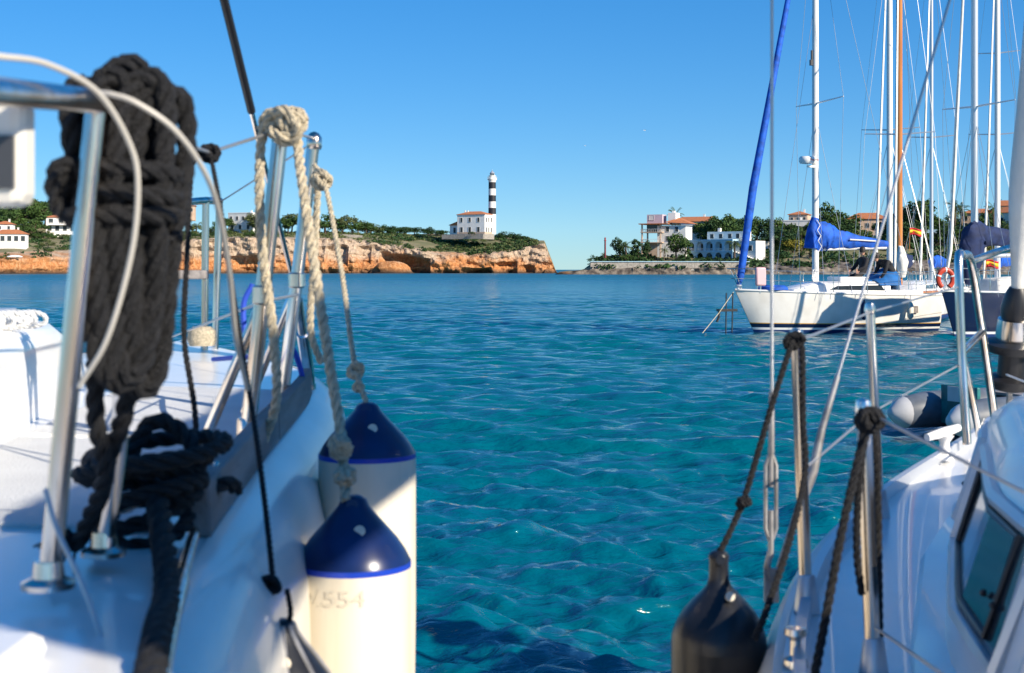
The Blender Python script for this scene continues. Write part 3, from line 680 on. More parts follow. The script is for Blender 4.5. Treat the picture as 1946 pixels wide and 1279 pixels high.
# beacon on the point
b = P(1150, 482, 512); root = empty('beacon', b, 0, 'slim dark red harbour beacon post on the rocky point', 'beacon')
MB().lathe([(.34, -1.5), (.30, 4.6)], b, 12).build('post', mat('beacon_red', (.16, .02, .03), .6), root)
MB().lathe([(.5, 4.6), (.5, 4.75), (.28, 4.8), (.28, 5.5), (.38, 5.55), (.05, 5.9)], b, 12).build('lantern', mat('beacon_lamp', (.3, .03, .03), .4), root)
# clifftop path fence and roadside wall
r = random.Random(4); f0 = None
fence = empty('path_fence', left.pt(690, 12), 0, 'thin post and rail fence along the clifftop path', 'fence')
for px in range(690, 800, 9):
    X, Y, z = left.pt(px, 10); p = Vector((X, Y, z)); MB().box(p + Vector((0, 0, .5)), (.16, .16, 1.5)).build('post', 'oldwood', fence, False)
    if f0: MB().tube([f0 + Vector((0, 0, 1)), p + Vector((0, 0, 1))], .045, 5).build('rail', 'oldwood', fence)
    f0 = p
wl = empty('path_wall', left.pt(668, 14), 0, 'low stone wall beside the clifftop path', 'wall')
for px in range(650, 692, 7):
    X, Y, z = left.pt(px, 16); MB().box((X, Y, z + .4), (1.62, .7, 1.8)).build('stone_block', 'stone', wl, False)
# upturned dinghy on the left rocks
b = P(28, 489, 546); mb = MB(); rings = []
for i in range(9):
    f = i / 8; x = -3 + 6 * f; wv = math.sin(math.pi * (f * .9 + .05)) ** .6; rings.append([b + Vector((x, .9 * wv * math.cos(a), .1 + .8 * wv * math.sin(a))) for a in [math.pi * k / 8 for k in range(9)]])
mb.loft(rings, closed=False); tag(mb.build('upturned_dinghy', 'gel'), 'white upturned dinghy lying on the rocks below the shore house', 'boat')

# ---------------- yachts in the middle distance ----------------
def hull_parts(root, L, B, zb, zs, m_hull, stripes, rake=.9, flare=1.0, deckmat='gel'):
    """local axes: +x to the bow (bow at x=0), +y to port; returns beam(x), sheer(x)"""
    def beam(t): return B / 2 * (math.sin(min(1, (1 - t) * 1.25) * math.pi / 2) ** .75) * (1 - .28 * max(0, t * 1.6 - .6) ** 2 * 0) * (.80 + .2 * math.sin(min(1, t * 2.2) * math.pi / 2))
    def sheer(t): return zs + (zb - zs) * t ** 1.6
    N = 26; rings = []
    def sec(t):
        b = max(.012, beam(t)); zd = sheer(t); out = []
        for f, wd in ((1, 1.0), (.97, 1.004), (.8, .992), (.6, .975), (.42, .95), (.235, .915), (.215, .910), (.12, .87), (.065, .84), (-.3, .45), (-.45, 0.02)):
            z = zd * f if f >= 0 else f
            x = -L * (1 - t) - rake * t ** 6 * (1 - max(f, -.4)) * .9
            out.append((x, b * wd, z))
        return out
    S_ = [sec(i / N) for i in range(N + 1)]
    bands = [(0, 5, m_hull, 'topsides')] + [(5 + i, 6 + i, mm, nm) for i, (mm, nm) in enumerate(stripes)]
    last = 5 + len(stripes); bands.append((last, 10, 'antif', 'bottom'))
    for a, b_, mm, nm in bands:
        q = MB()
        for sg in (1, -1):
            rr = [[(x, y * sg, z) for x, y, z in s_[a:b_ + 1]] for s_ in S_]
            if sg < 0: rr = [r_[::-1] for r_ in rr]
            q.loft(rr, closed=False)
        s0 = S_[0]; k = b_ - a + 1                      # transom
        q.add([(x, y, z) for x, y, z in s0[a:b_ + 1]] + [(x, -y, z) for x, y, z in s0[a:b_ + 1]], [(i, i + 1, k + i + 1, k + i) for i in range(k - 1)])
        q.build(nm, mm, root, True, True)
    q = MB(); q.loft([[(s_[0][0], s_[0][1] - .01, s_[0][2] - .012), (s_[0][0], 0, s_[0][2] + .03 * B * .5), (s_[0][0], -s_[0][1] + .01, s_[0][2] - .012)] for s_ in S_], closed=False)
    q.build('deck', deckmat, root, True, True)
    for sg in (1, -1):
        q = MB(); q.tube([(s_[0][0], (s_[0][1] + .006) * sg, s_[0][2] + .02) for s_ in S_], .028, 6); q.build('toe_rail', 'mastw', root, True, True)
    return beam, sheer
def coachroof(root, x0, x1, wd0, wd1, z, h, wins=True):
    q = MB(); rings = []
    for i in range(13):
        f = i / 12; x = x0 + (x1 - x0) * f; wv = wd0 + (wd1 - wd0) * f
        hh = h * min(1, (1 - f) * 3.0 + .05) ** .8; rings.append([(x, -wv / 2, z - .05), (x, -wv / 2 * .9, z + hh * .75), (x, -wv * .3, z + hh), (x, wv * .3, z + hh), (x, wv / 2 * .9, z + hh * .75), (x, wv / 2, z - .05)])
    q.loft(rings); c = q.build('coachroof', 'gel', root, True, True)
    if wins:
        for sg in (1, -1):
            q = MB(); xa, xb = x0 + (x1 - x0) * .06, x0 + (x1 - x0) * .58
            wa, wb = [(wd0 + (wd1 - wd0) * t) / 2 for t in (.06, .58)]
            def pt(x, wv, f): return (x, sg * (wv * (1 - .1 * f) + .012), z + h * .75 * f)
            ps = [pt(xa, wa, .35), pt(xb, wb, .45), pt(xb - .25, wb + .02, .85), pt(xa + .1, wa, .92)]
            q.add(ps + [(a, b_ - sg * .03, c_) for a, b_, c_ in ps], [(0, 1, 2, 3), (0, 4, 5, 1), (2, 6, 7, 3), (1, 5, 6, 2), (3, 7, 4, 0)]); q.build('cabin_window', 'glass', c, False, True)
    return c
def rail_set(root, beam, sheer, L, xs, m='steel'):
    for sg in (1, -1):
        tops = []
        for x in xs:
            t = 1 + x / L; p = Vector((x, sg * (beam(t) - .05), sheer(t))); tp = p + Vector((0, 0, .6)); tops.append(tp)
            MB().tube([p, tp], .0125, 6).build('stanchion', m, root, True, True)
        for h in (0, .28): MB().tube([t_ - Vector((0, 0, h)) for t_ in tops], .006, 5).build('lifeline', 'wire', root, True, True)
def pulpit(root, beam, sheer, L, x1=-.9, fwd=.12):
    t1 = 1 + x1 / L; z = sheer(1)
    a, b_ = Vector((x1, beam(t1) - .04, sheer(t1))), Vector((x1, -(beam(t1) - .04), sheer(t1)))
    up = Vector((0, 0, .62)); q = MB()
    q.tube(curve([a, a + up * .9, a + up + Vector((.12, -.02, 0)), Vector((fwd, .12, z + .6)), Vector((fwd, -.12, z + .6)), b_ + up + Vector((.12, .02, 0)), b_ + up * .9, b_], 6), .0135, 6)
    for sg in (1, -1): q.tube([(fwd - .02, .12 * sg, z + .6), (-.18, .07 * sg, z)], .0125, 6); q.tube([(x1 + .1, sg * (beam(t1) - .05), z + .33), (fwd - .05, .12 * sg, z + .33)], .01, 6)
    q.build('pulpit', 'steel', root, True, True)
def mast_set(root, xm, zb, H, r, m, spread, stays, rtop=None, beamw=1.0):
    q = MB(); q.tube([(xm, 0, zb), (xm, 0, zb + H * .6), (xm, 0, zb + H)], [r, r * .97, r * .7], 12); mst = q.build('mast', m, root, True, True)
    for zz, half in spread:
        for sg in (1, -1): MB().tube([(xm, 0, zz), (xm - .12, sg * half, zz + .06)], [.028, .016], 6).build('spreader', 'alu', mst, True, True)
    for pts in stays: MB().tube(pts, .0065, 5).build('stay', 'wire', root, True, True)
    return mst
def sail_cover(root, pts, rs, m, name='sail_cover', squash=.6):
    """lofted bundle of cloth with folds"""
    q = MB(); rings = []; n = 18; pp = curve(pts, 8); N = len(pp); rr = np.interp(np.linspace(0, 1, N), np.linspace(0, 1, len(rs)), rs)
    for i, p in enumerate(pp):
        t = (pp[min(i + 1, N - 1)] - pp[max(i - 1, 0)]).normalized(); side = t.cross(Vector((0, 0, 1)))
        side = side.normalized() if side.length > .2 else Vector((0, 1, 0)); up = side.cross(t)
        ring = []
        for j in range(n):
            a = 2 * math.pi * j / n; f = 1 + .16 * fr(math.cos(a) * 1.6 + i * .35, math.sin(a) * 1.6, i * .12) + .05 * math.sin(a * 5 + i)
            ring.append(p + side * math.cos(a) * rr[i] * squash * f + up * math.sin(a) * rr[i] * f)
        rings.append(ring)
    q.loft(rings); return q.build(name, m, root, True, True)

def white_yacht():
    Y = 39.5; bow = P(1397, 512, Y); bow.z = 0; L, B = 6.1, 2.2
    root = empty('sailing_yacht', bow, R(198), 'white sailing yacht with blue sail cover and gold and navy waterline stripes', 'yacht')
    bm, sh = hull_parts(root, L, B, 1.17, 1.0, 'gelwarm', [('gold', 'gold_stripe'), ('navy', 'navy_stripe'), ('gel', 'white_stripe')], rake=.65)
    c = coachroof(root, -4.55, -1.3, 1.4, .85, 1.07, .34)
    rail_set(root, bm, sh, L, (-5.55, -4.6, -3.6, -2.6, -1.7, -.9)); pulpit(root, bm, sh, L)
    q = MB(); q.box((-5.05, 0, 1.06), (1.1, 1.4, .22)); q.build('cockpit_coaming', 'gel', root, False, True, bevel=.03)
    xm = -2.52; zb = 1.3; H = 12
    caps = [[(xm - .1, s_ * 1.05, 1.05), (xm - .12, s_ * 1.3, 6.5), (xm, 0, 12.6)] for s_ in (1, -1)] + [[(xm + .3, s_ * 1.0, 1.05), (xm, 0, 6.2)] for s_ in (1, -1)] + [[(xm - .6, s_ * 1.0, 1.05), (xm, 0, 6.2)] for s_ in (1, -1)]
    mst = mast_set(root, xm, zb, H, .095, 'mastw', [(6.45, 1.3)], caps + [[(-5.7, 0, 1.1), (xm, 0, 13.2)], [(xm, .0, 9.5), (-1.2, 0, 1.2)]], beamw=B)
    q = MB(); q.tube([(xm - .05, 0, 2.33), (xm - 2.3, 0, 2.38)], .055, 8); q.build('boom', 'mastw', root, True, True)
    cov = sail_cover(root, [(xm + .10, 0, 2.42), (xm - .25, 0, 2.68), (xm - .8, 0, 2.6), (xm - 1.6, 0, 2.52), (xm - 2.35, 0, 2.46)], [.22, .42, .26, .17, .10], 'bluecloth', squash=.62)
    q = MB(); q.tube(curve([(xm + .16, .02, 2.35), (xm + .12, .02, 2.8), (xm + .02, .02, 3.2)], 8), [.2 - .0055 * i for i in range(17)], 10); q.build('cover_collar', 'bluecloth', cov, True, True)
    q = MB()
    for k in range(6): q.tube([(xm + .06 - .1 * (k % 2), .29 - .02 * k, 2.25 + k * .15), (xm - .04 + .1 * (k % 2), .29 - .02 * (k + 1), 2.40 + k * .15)], .012, 5)
    q.tube([(xm - 1.0, .19, 2.6), (xm - 1.9, .125, 2.56)], .02, 5); q.build('lacing', 'whiterope', cov, True, True)
    q = MB(); q.tube([(-.12, 0, 1.32), (-.17, 0, 1.55), (-.55, 0, 4), (xm + .12, 0, 13)], [.05, .10, .115, .05], 10); q.build('furled_genoa', 'bluecloth', root, True, True)
    q = MB(); q.lathe([(.03, 0), (.1, .02), (.1, .05), (.05, .06), (.05, .12), (.1, .13), (.1, .16), (.03, .18)], (-.1, 0, 1.16), 14); q.build('furling_drum', 'alu', root, True, True)
    # radar dome on its bracket, with its lettering as dark red strokes
    q = MB(); q.lathe([(.02, 0), (.19, .02), (.225, .08), (.225, .17), (.19, .215), (.02, .225)], (xm + .30, .05, 4.72), 22); q.box((xm + .12, .03, 4.66), (.3, .1, .06)); rd = q.build('radar_dome', 'gel', mst, True, True)
    fc = bpy.data.curves.new('lettering', 'FONT'); fc.body = 'Rayma'; fc.size = .10; fc.align_x = 'CENTER'
    fo = bpy.data.objects.new('lettering', fc); col.objects.link(fo); fo.parent = rd; fo.location = (xm + .19, .275, 4.81); fo.rotation_euler = (R(90), 0, R(180)); fc.materials.append(M['red']); fc.extrude = .002
    dg = bpy.context.evaluated_depsgraph_get(); lm = bpy.data.meshes.new_from_object(fo.evaluated_get(dg)); lo = bpy.data.objects.new('lettering', lm); col.objects.link(lo); lo.parent = rd; lo.location = fo.location; lo.rotation_euler = fo.rotation_euler; bpy.data.objects.remove(fo)
    q = MB(); q.box((xm + .12, 0, 7.6), (.1, .08, .16)); q.box((xm + .1, 0, 7.8), (.07, .06, .3)); q.build('mast_light', 'black', mst, False, True)
    # spray hood, hatch, gear
    q = MB(); rings = []
    for i in range(8):
        f = i / 7; a = f * math.pi * .5
        rings.append([(-4.2 - .7 * f, .66 * math.cos(b_), 1.3 + (.16 + .34 * math.sin(a)) * math.sin(b_) * (1 + .06 * fr(f * 3, b_, 1))) for b_ in [math.pi * k / 12 for k in range(13)]])
    q.loft(rings, closed=False); q.build('spray_hood', mat('sky_blue_canvas', (.01, .12, .36), .8, var=.2, scale=6), root, True, True)
    q = MB(); q.box((-3.55, 0, 1.47), (.9, .75, .14)); q.build('liferaft_case', 'gel', root, False, True, bevel=.03)
    q = MB(); q.lathe([(.02, 0), (.42, .02), (.40, .1), (.3, .15), (.02, .16)], (-1.1, .15, 1.16), 14); q.build('foredeck_cover', 'bluecloth', root, True, True)
    q = MB(); q.box((.25, 0, .62), (.55, .2, .07)); q.tube([(.48, 0, .62), (.5, 0, .42), (.56, 0, .3)], .035, 6); q.tube([(.1, .06, 1.1), (.12, .05, .0)], .02, 6); q.tube([(.24, -.06, 1.1), (.26, -.05, -.1)], .02, 6); q.build('bow_ladder', 'black', root, True, True)
    q = MB(); q.box((-.62, .32, 1.55), (.32, .12, .52)); q.build('pink_locker', 'pink', root, True, True, bevel=.05)
    MB().tube([(-.62, .32, 1.1), (-.62, .32, 1.3)], .02, 6).build('locker_post', 'steel', root, True, True)
    q = MB(); q.box((-5.1, .99, .62), (.22, .05, .2)); q.build('hull_port', 'oldwood', root, False, True)
    q = MB()
    for k in range(7): q.tube([(xm + .1 + .05 * math.sin(k * 2), .1 + .02 * (k % 3), 1.75), (xm + .12 + .07 * math.sin(k * 1.3), .13, 1.5), (xm + .1 + .06 * math.cos(k * 2), .12, 1.32 + .02 * k)], .014, 5)
    q.build('halyard_coil', 'whiterope', mst, True, True)
    MB().tube([(.05, 0, 1.12), (.7, .4, .55), (1.5, .8, -.1)], .01, 5).build('mooring_line', 'cream', root, True, True)
    for x, y in ((-4.15, 1.28), (-6.35, 1.2)):
        pass
    return root, bow
wy, wbow = white_yacht()
def to_world(root, p): return root.matrix_basis @ Vector(p)
def small_fender(p, m, label, r=.1, h=.5, lift=.35):
    p = Vector(p); o = empty('fender', p, 0, label, 'fender')
    MB().lathe([(.02, 0), (r * .6, .02), (r, .08), (r, h - .1), (r * .6, h - .03), (r * .25, h), (r * .2, h + .06)], p, 16).build('body', m, o)
    MB().tube([p + Vector((0, 0, h + .04)), p + Vector((0, .0, h + lift))], .009, 5).build('lanyard', 'whiterope', o)
small_fender(to_world(wy, (-3.35, 1.2, .35)), 'navycloth', 'small dark blue fender hanging on the white yacht side', .085)
small_fender(to_world(wy, (-4.85, 1.17, .35)), 'fwhite', 'small white fender hanging near the white yacht stern', .09)
small_fender(to_world(wy, (-5.95, .55, .1)), 'rubber', 'round black fender squeezed between white and navy yachts', .2, .62, .3)

def yacht(px, Y, rz, L, B, zf, hullm, label, mx, mastH, mr, mastm, sp, stripes, cover, coverpts, lean=0, furl=None, cabin=True, mastz=None):
    bow = Vector((GX(px, Y), Y, 0)); root = empty('sailing_yacht', bow, R(rz), label, 'yacht')
    bm, sh = hull_parts(root, L, B, zf * 1.12, zf, hullm, stripes, rake=.5)
    if cabin: coachroof(root, -L * .72, -L * .22, B * .62, B * .4, zf * 1.04, .36)
    rail_set(root, bm, sh, L, [-L * f for f in (.95, .75, .55, .35, .16)]); pulpit(root, bm, sh, L)
    zb = zf + .3
    st = [[(mx - .1, s_ * B * .46, zf), (mx - .12, s_ * sp[0][1], sp[0][0]), (mx, 0, zb + mastH * .97)] for s_ in (1, -1)] + [[(mx + .3 * k, s_ * B * .44, zf), (mx, 0, sp[0][0] - .15)] for s_ in (1, -1) for k in (1, -1)] + [[(-L + .1, 0, zf), (mx, 0, zb + mastH)], [(-.1, 0, zf * 1.1), (mx, 0, zb + mastH)]]
    mast_set(root, mx, zb, mastH, mr, mastm, sp, st)
    MB().tube([(mx - .05, 0, zb + .75), (mx - L * .40, 0, zb + .8)], .06, 8).build('boom', mastm, root, True, True)
    if cover: sail_cover(root, coverpts[0], coverpts[1], cover)
    if furl: MB().tube([(-.12, 0, zf + .4), (-.3, 0, zf + 1.2), (mx + .1, 0, zb + mastH * .93)], [.03, .05, .025], 8).build('furled_genoa', furl, root, True, True)
    return root, bm, sh
# navy yacht, bow towards the quay
zb = 1.4; mx = -1.15
navy, nb, ns = yacht(1790, 36.6, 180 + 28, 7.6, 2.5, 1.05, 'navy', 'navy hulled yacht with dark blue sail cover beside the white yacht', mx, 13, .095, 'alu', [(6.0, 1.25), (9.6, .8)], [('navy', 'upper_band'), ('navy', 'middle_band'), ('gel', 'white_stripe')], 'navycloth',
     ([(mx + .2, 0, zb - .05), (mx + .12, 0, zb + .6), (mx - .02, 0, zb + 1.2), (mx - .5, 0, zb + 1.22), (mx - 1.9, 0, zb + 1.15)], [.12, .36, .42, .27, .17]), furl='whitecloth')
q = MB(); q.add([(-1.5, .5, 1.16), (-2.9, .8, 1.16), (-2.9, -.8, 1.16), (-1.5, -.5, 1.16), (-1.7, .3, 1.52), (-2.7, .45, 1.60), (-2.7, -.45, 1.56), (-1.7, -.3, 1.5)], [(0, 1, 5, 4), (1, 2, 6, 5), (2, 3, 7, 6), (3, 0, 4, 7), (4, 5, 6, 7)]); q.build('deck_cover', 'whitecloth', navy, True, True, bevel=.06)
# horseshoe lifebuoy on the pulpit of the navy yacht
def lifebuoy(c, rz, label, R_=.2, r=.065):
    root = empty('lifebuoy', c, rz, label, 'lifebuoy')
    MB().tube([(R_ * math.cos(a), 0, R_ * 1.15 * math.sin(a)) for a in [R(-60 + 300 * k / 24) for k in range(25)]], r, 8).build('ring', 'orange', root, True, True)
    for a in (20, 90, 160):
        q = MB(); q.tube([(R_ * math.cos(R(a - 5)), 0, R_ * 1.15 * math.sin(R(a - 5))), (R_ * math.cos(R(a + 5)), 0, R_ * 1.15 * math.sin(R(a + 5)))], r + .006, 8); q.build('band', 'gel', root, True, True)
lifebuoy(P(1797, 530, 36.3), R(10), 'orange horseshoe lifebuoy hung on the navy yacht bow rail')
zb = 1.3
c1, _, _ = yacht(1661, 47, 180 + 62, 9, 2.9, .95, 'gel', 'white yacht with a white mast moored behind the blue sail cover', -2.2, 14, .105, 'mastw', [(6.55, 1.0)], [('navy', 'navy_stripe')], 'navycloth', ([(-2.3, 0, 2.15), (-3.5, 0, 2.2), (-5.6, 0, 2.15)], [.2, .2, .12]), furl='whitecloth')
d1, _, _ = yacht(1699, 44, 180 + 70, 9.5, 2.9, .95, 'gel', 'classic yacht with a varnished wooden mast and navy boom cover', -1.9, 14, .105, 'varnish', [(6.1, 1.1)], [('varnish', 'wood_stripe')], 'navycloth', ([(-2.0, 0, 2.0), (-3.5, 0, 2.05), (-6.0, 0, 2.0)], [.26, .26, .2]), furl='whitecloth')
MB().tube([(-.02, .06, 1.06)] + [(-9.4 * f, .06 + 1.42 * math.sin(min(1, f * 1.3) * 1.57) ** .75, 1.02) for f in (.1, .3, .5, .7, .95)], .045, 6).build('rubbing_strake', 'varnish', d1, True, True)
q = sail_cover(d1, [(-1.75, .1, 1.5), (-1.72, .1, 2.0), (-1.8, .05, 2.5)], [.12, .22, .08], 'whitecloth', 'bagged_sail', .9)
e1, _, _ = yacht(1868, 52, 180 + 60, 10, 3.1, 1.0, 'gel', 'far white yacht whose mast stands behind the navy sail cover', -2.6, 15, .11, 'mastw', [(6.9, 1.1), (10, .8)], [('navy', 'navy_stripe')], 'bluecloth', ([(-2.7, 0, 2.1), (-4.2, 0, 2.1), (-6.3, 0, 2.1)], [.24, .24, .16]), furl='whitecloth')
f1, _, _ = yacht(1747, 50, 180 + 64, 9, 2.9, .95, 'gel', 'farther white yacht with slim mast behind the wooden mast', -2.5, 13, .07, 'alu', [(6.6, .9)], [('navy', 'navy_stripe')], 'bluecloth', ([(-2.6, 0, 2.0), (-4.2, 0, 2.05), (-6.0, 0, 2.0)], [.22, .22, .14]), furl='whitecloth')
# Spanish ensigns on staffs
def flag(c, s, label):
    root = empty('flag', c, 0, label, 'flag')
    MB().tube([(-.02 * s, 0, -1.0 * s), (0, 0, .42 * s)], .018 * s, 6).build('staff', 'varnish', root, True, True)
    def strip(z0, z1, m, nm):
        q = MB(); n = 10; vs = []
        for i in range(n + 1):
            f = i / n
            for z in (z0, z1): vs.append((f * .72 * s, math.sin(f * 7) * .06 * s, (z - .10 * f * f + .03 * math.sin(f * 6)) * s))
        q.add(vs, [(2 * i, 2 * i + 2, 2 * i + 3, 2 * i + 1) for i in range(n)]); o = q.build(nm, m, root, True, True)
        sl = o.modifiers.new('thick', 'SOLIDIFY'); sl.thickness = .004
    strip(.29, .40, 'red', 'red_stripe'); strip(.09, .29, 'yellow', 'yellow_stripe'); strip(-.02, .09, 'red', 'red_stripe')
    q = MB(); q.box((.22 * s, -.065 * s, .175 * s), (.09 * s, .012, .11 * s)); q.build('crest', 'red', root, False, True)
flag(P(1729, 446, 43), .5, 'red and yellow flag flying above the boats beside the wooden mast')
flag(P(1874, 507, 40), .5, 'red and yellow flag low behind the navy sail cover')

# people aboard the white yacht
def person(joints, edges, radii, label, top, legs_from, head, facing):
    base = Vector(joints['pelvis']); root = empty('person', (base.x, base.y, base.z), 0, label, 'person')
    names = list(joints); me = bpy.data.meshes.new('body')
    me.from_pydata([Vector(joints[n]) - base for n in names], [(names.index(a), names.index(b_)) for a, b_ in edges], [])
    o = bpy.data.objects.new('body', me); col.objects.link(o); o.parent = root
    sk = o.modifiers.new('skin', 'SKIN'); sk.use_smooth_shade = True
    for i, n in enumerate(names):
        rr = radii[n]; me.skin_vertices[0].data[i].radius = (rr, rr); me.skin_vertices[0].data[i].use_root = (n == 'pelvis')
    ss = o.modifiers.new('sub', 'SUBSURF'); ss.levels = 2; ss.render_levels = 2
    me.materials.append(M[top])
    hp = Vector(head) - base; fd = Vector(facing).normalized(); q = MB()
    q.lathe([(.01, -.125), (.05, -.11), (.07, -.05), (.078, .02), (.07, .08), (.04, .115), (.005, .122)], hp, 14)
    q.box(hp + fd * .08 + Vector((0, 0, -.01)), (.03, .03, .04)); q.build('head', 'skin', root, True, True)
    q = MB(); q.lathe([(.083, -.03), (.088, .04), (.078, .095), (.04, .13), (.005, .137)], hp - fd * .014, 14); q.build('hair', 'hair', root, True, True)
    for h in ('handL', 'handR'):
        if h in joints:
            p = Vector(joints[h]) - base; q = MB(); q.box(p, (.07, .04, .08))
            for k in range(4): q.tube([p + Vector((-.03 + .02 * k, 0, -.03)), p + Vector((-.035 + .022 * k, -.03, -.07 - .008 * (k % 3))), p + Vector((-.03 + .02 * k, -.05, -.09))], [.011, .01, .007], 6)
            q.tube([p + Vector((.035, 0, .0)), p + Vector((.06, -.02, -.04))], [.012, .009], 6); q.build('hand', 'skin', root, True, True)
    return root, base
def jn(root, d): return {k: root @ Vector(v) for k, v in d.items()}
mw = wy.matrix_basis
J = dict(pelvis=(-4.0, .15, 1.52), spine=(-4.0, .15, 1.78), chest=(-3.98, .15, 1.98), neck=(-3.97, .15, 2.12), shL=(-3.98, .36, 2.03), elL=(-3.85, .42, 1.8), handL=(-3.65, .36, 1.72), shR=(-3.98, -.06, 2.03), elR=(-3.85, -.12, 1.8), handR=(-3.62, .02, 1.7),
         kneeL=(-3.6, .28, 1.55), footL=(-3.5, .28, 1.2), kneeR=(-3.6, .02, 1.55), footR=(-3.5, .02, 1.2))
E = [('pelvis', 'spine'), ('spine', 'chest'), ('chest', 'neck'), ('chest', 'shL'), ('shL', 'elL'), ('elL', 'handL'), ('chest', 'shR'), ('shR', 'elR'), ('elR', 'handR'), ('pelvis', 'kneeL'), ('kneeL', 'footL'), ('pelvis', 'kneeR'), ('kneeR', 'footR')]
RD = dict(pelvis=.14, spine=.13, chest=.14, neck=.055, shL=.075, elL=.055, handL=.04, shR=.075, elR=.055, handR=.04, kneeL=.075, footL=.05, kneeR=.075, footR=.05)
jj = jn(mw, J); person(jj, E, RD, 'seated person in a dark jacket on the white yacht coachroof', 'jacket', 'kneeL', mw @ Vector((-3.95, .15, 2.27)), (.3, 1, 0))
J2 = dict(pelvis=(-4.95, .25, 1.62), spine=(-4.78, .25, 1.82), chest=(-4.6, .25, 1.95), neck=(-4.47, .25, 2.02), shL=(-4.58, .46, 1.96), elL=(-4.48, .5, 1.7), handL=(-4.38, .42, 1.5), shR=(-4.58, .04, 1.96), elR=(-4.5, .0, 1.7), handR=(-4.36, .08, 1.5),
          kneeL=(-4.9, .38, 1.3), footL=(-4.98, .38, .92), kneeR=(-4.9, .12, 1.3), footR=(-4.98, .12, .92))
jj = jn(mw, J2); pr, bs = person(jj, E, RD, 'person in a black vest bending forward beside the seated one', 'jacket', 'kneeL', mw @ Vector((-4.33, .25, 2.1)), (-1, .3, -.3))
q = MB(); 
for s_ in ('L', 'R'):
    a, b_, c_ = jj['pelvis'] - bs, jj['knee' + s_] - bs, jj['foot' + s_] - bs; q.tube([a.lerp(b_, .05), b_, c_], [.125, .1, .075], 10)
q.build('jeans', 'jeans', pr, True, True)

# grey inflatable dinghy floating beyond the near bow
def dinghy():
    c = Vector((GX(1842, 15.2), 15.2, .02)); root = empty('inflatable_dinghy', c, R(24), 'grey inflatable dinghy with a green transom floating off the near bow', 'dinghy'); root.scale = (1.0, 1.0, 1.0)
    for sg in (1, -1):
        q = MB(); q.tube([(-.62, .46 * sg, .17), (-.5, .46 * sg, .18), (-.2, .46 * sg, .2), (1.2, .45 * sg, .22), (1.8, .3 * sg, .27), (2.05, .05 * sg, .33)], [.09, .17, .2, .2, .19, .17], 16); t = q.build('tube', 'grey', root, True, True)
        q = MB(); q.lathe([(.175, 0), (.15, .06), (.06, .17), (.01, .19)], (-.5, .46 * sg, .18), 16, Matrix.Rotation(R(-90), 3, 'Y')); q.build('end_cone', 'lightgrey', t, True, True)
    q = MB(); q.box((-.12, 0, .28), (.05, .56, .42)); q.build('transom', 'teal', root, False, True, bevel=.012)
    q = MB(); q.box((-.155, 0, .40), (.02, .3, .16)); q.build('motor_pad', 'lightgrey', root, False, True)
    q = MB(); q.box((.8, 0, .1), (1.8, .6, .04)); q.build('floor', 'teal', root, False, True)
    q = MB(); q.box((.75, 0, .36), (.24, .8, .03)); q.build('thwart', 'oldwood', root, False, True)
dinghy()
# gulls
def gull(p, s, label):
    root = empty('gull', p, R(40), label, 'bird'); q = MB()
    q.tube([(-.2 * s, 0, 0), (-.08 * s, 0, 0), (.1 * s, 0, .01 * s), (.2 * s, 0, .02 * s)], [.008 * s, .045 * s, .05 * s, .015 * s], 8); q.build('body', 'gel', root, True, True)
    for sg in (1, -1):
        q = MB(); q.add([(.08 * s, .02 * sg, .03 * s), (-.06 * s, .02 * sg, .03 * s), (-.05 * s, .3 * sg * s, .12 * s), (.07 * s, .3 * sg * s, .12 * s), (-.08 * s, .62 * sg * s, .06 * s)], [(0, 1, 2, 3), (3, 2, 4)]); q.build('wing', 'gel', root, False, True)
gull(P(1225, 248, 160), .8, 'white gull gliding high right of the lighthouse')
gull(P(1112, 277, 170), .6, 'small white gull lower between the two shores')

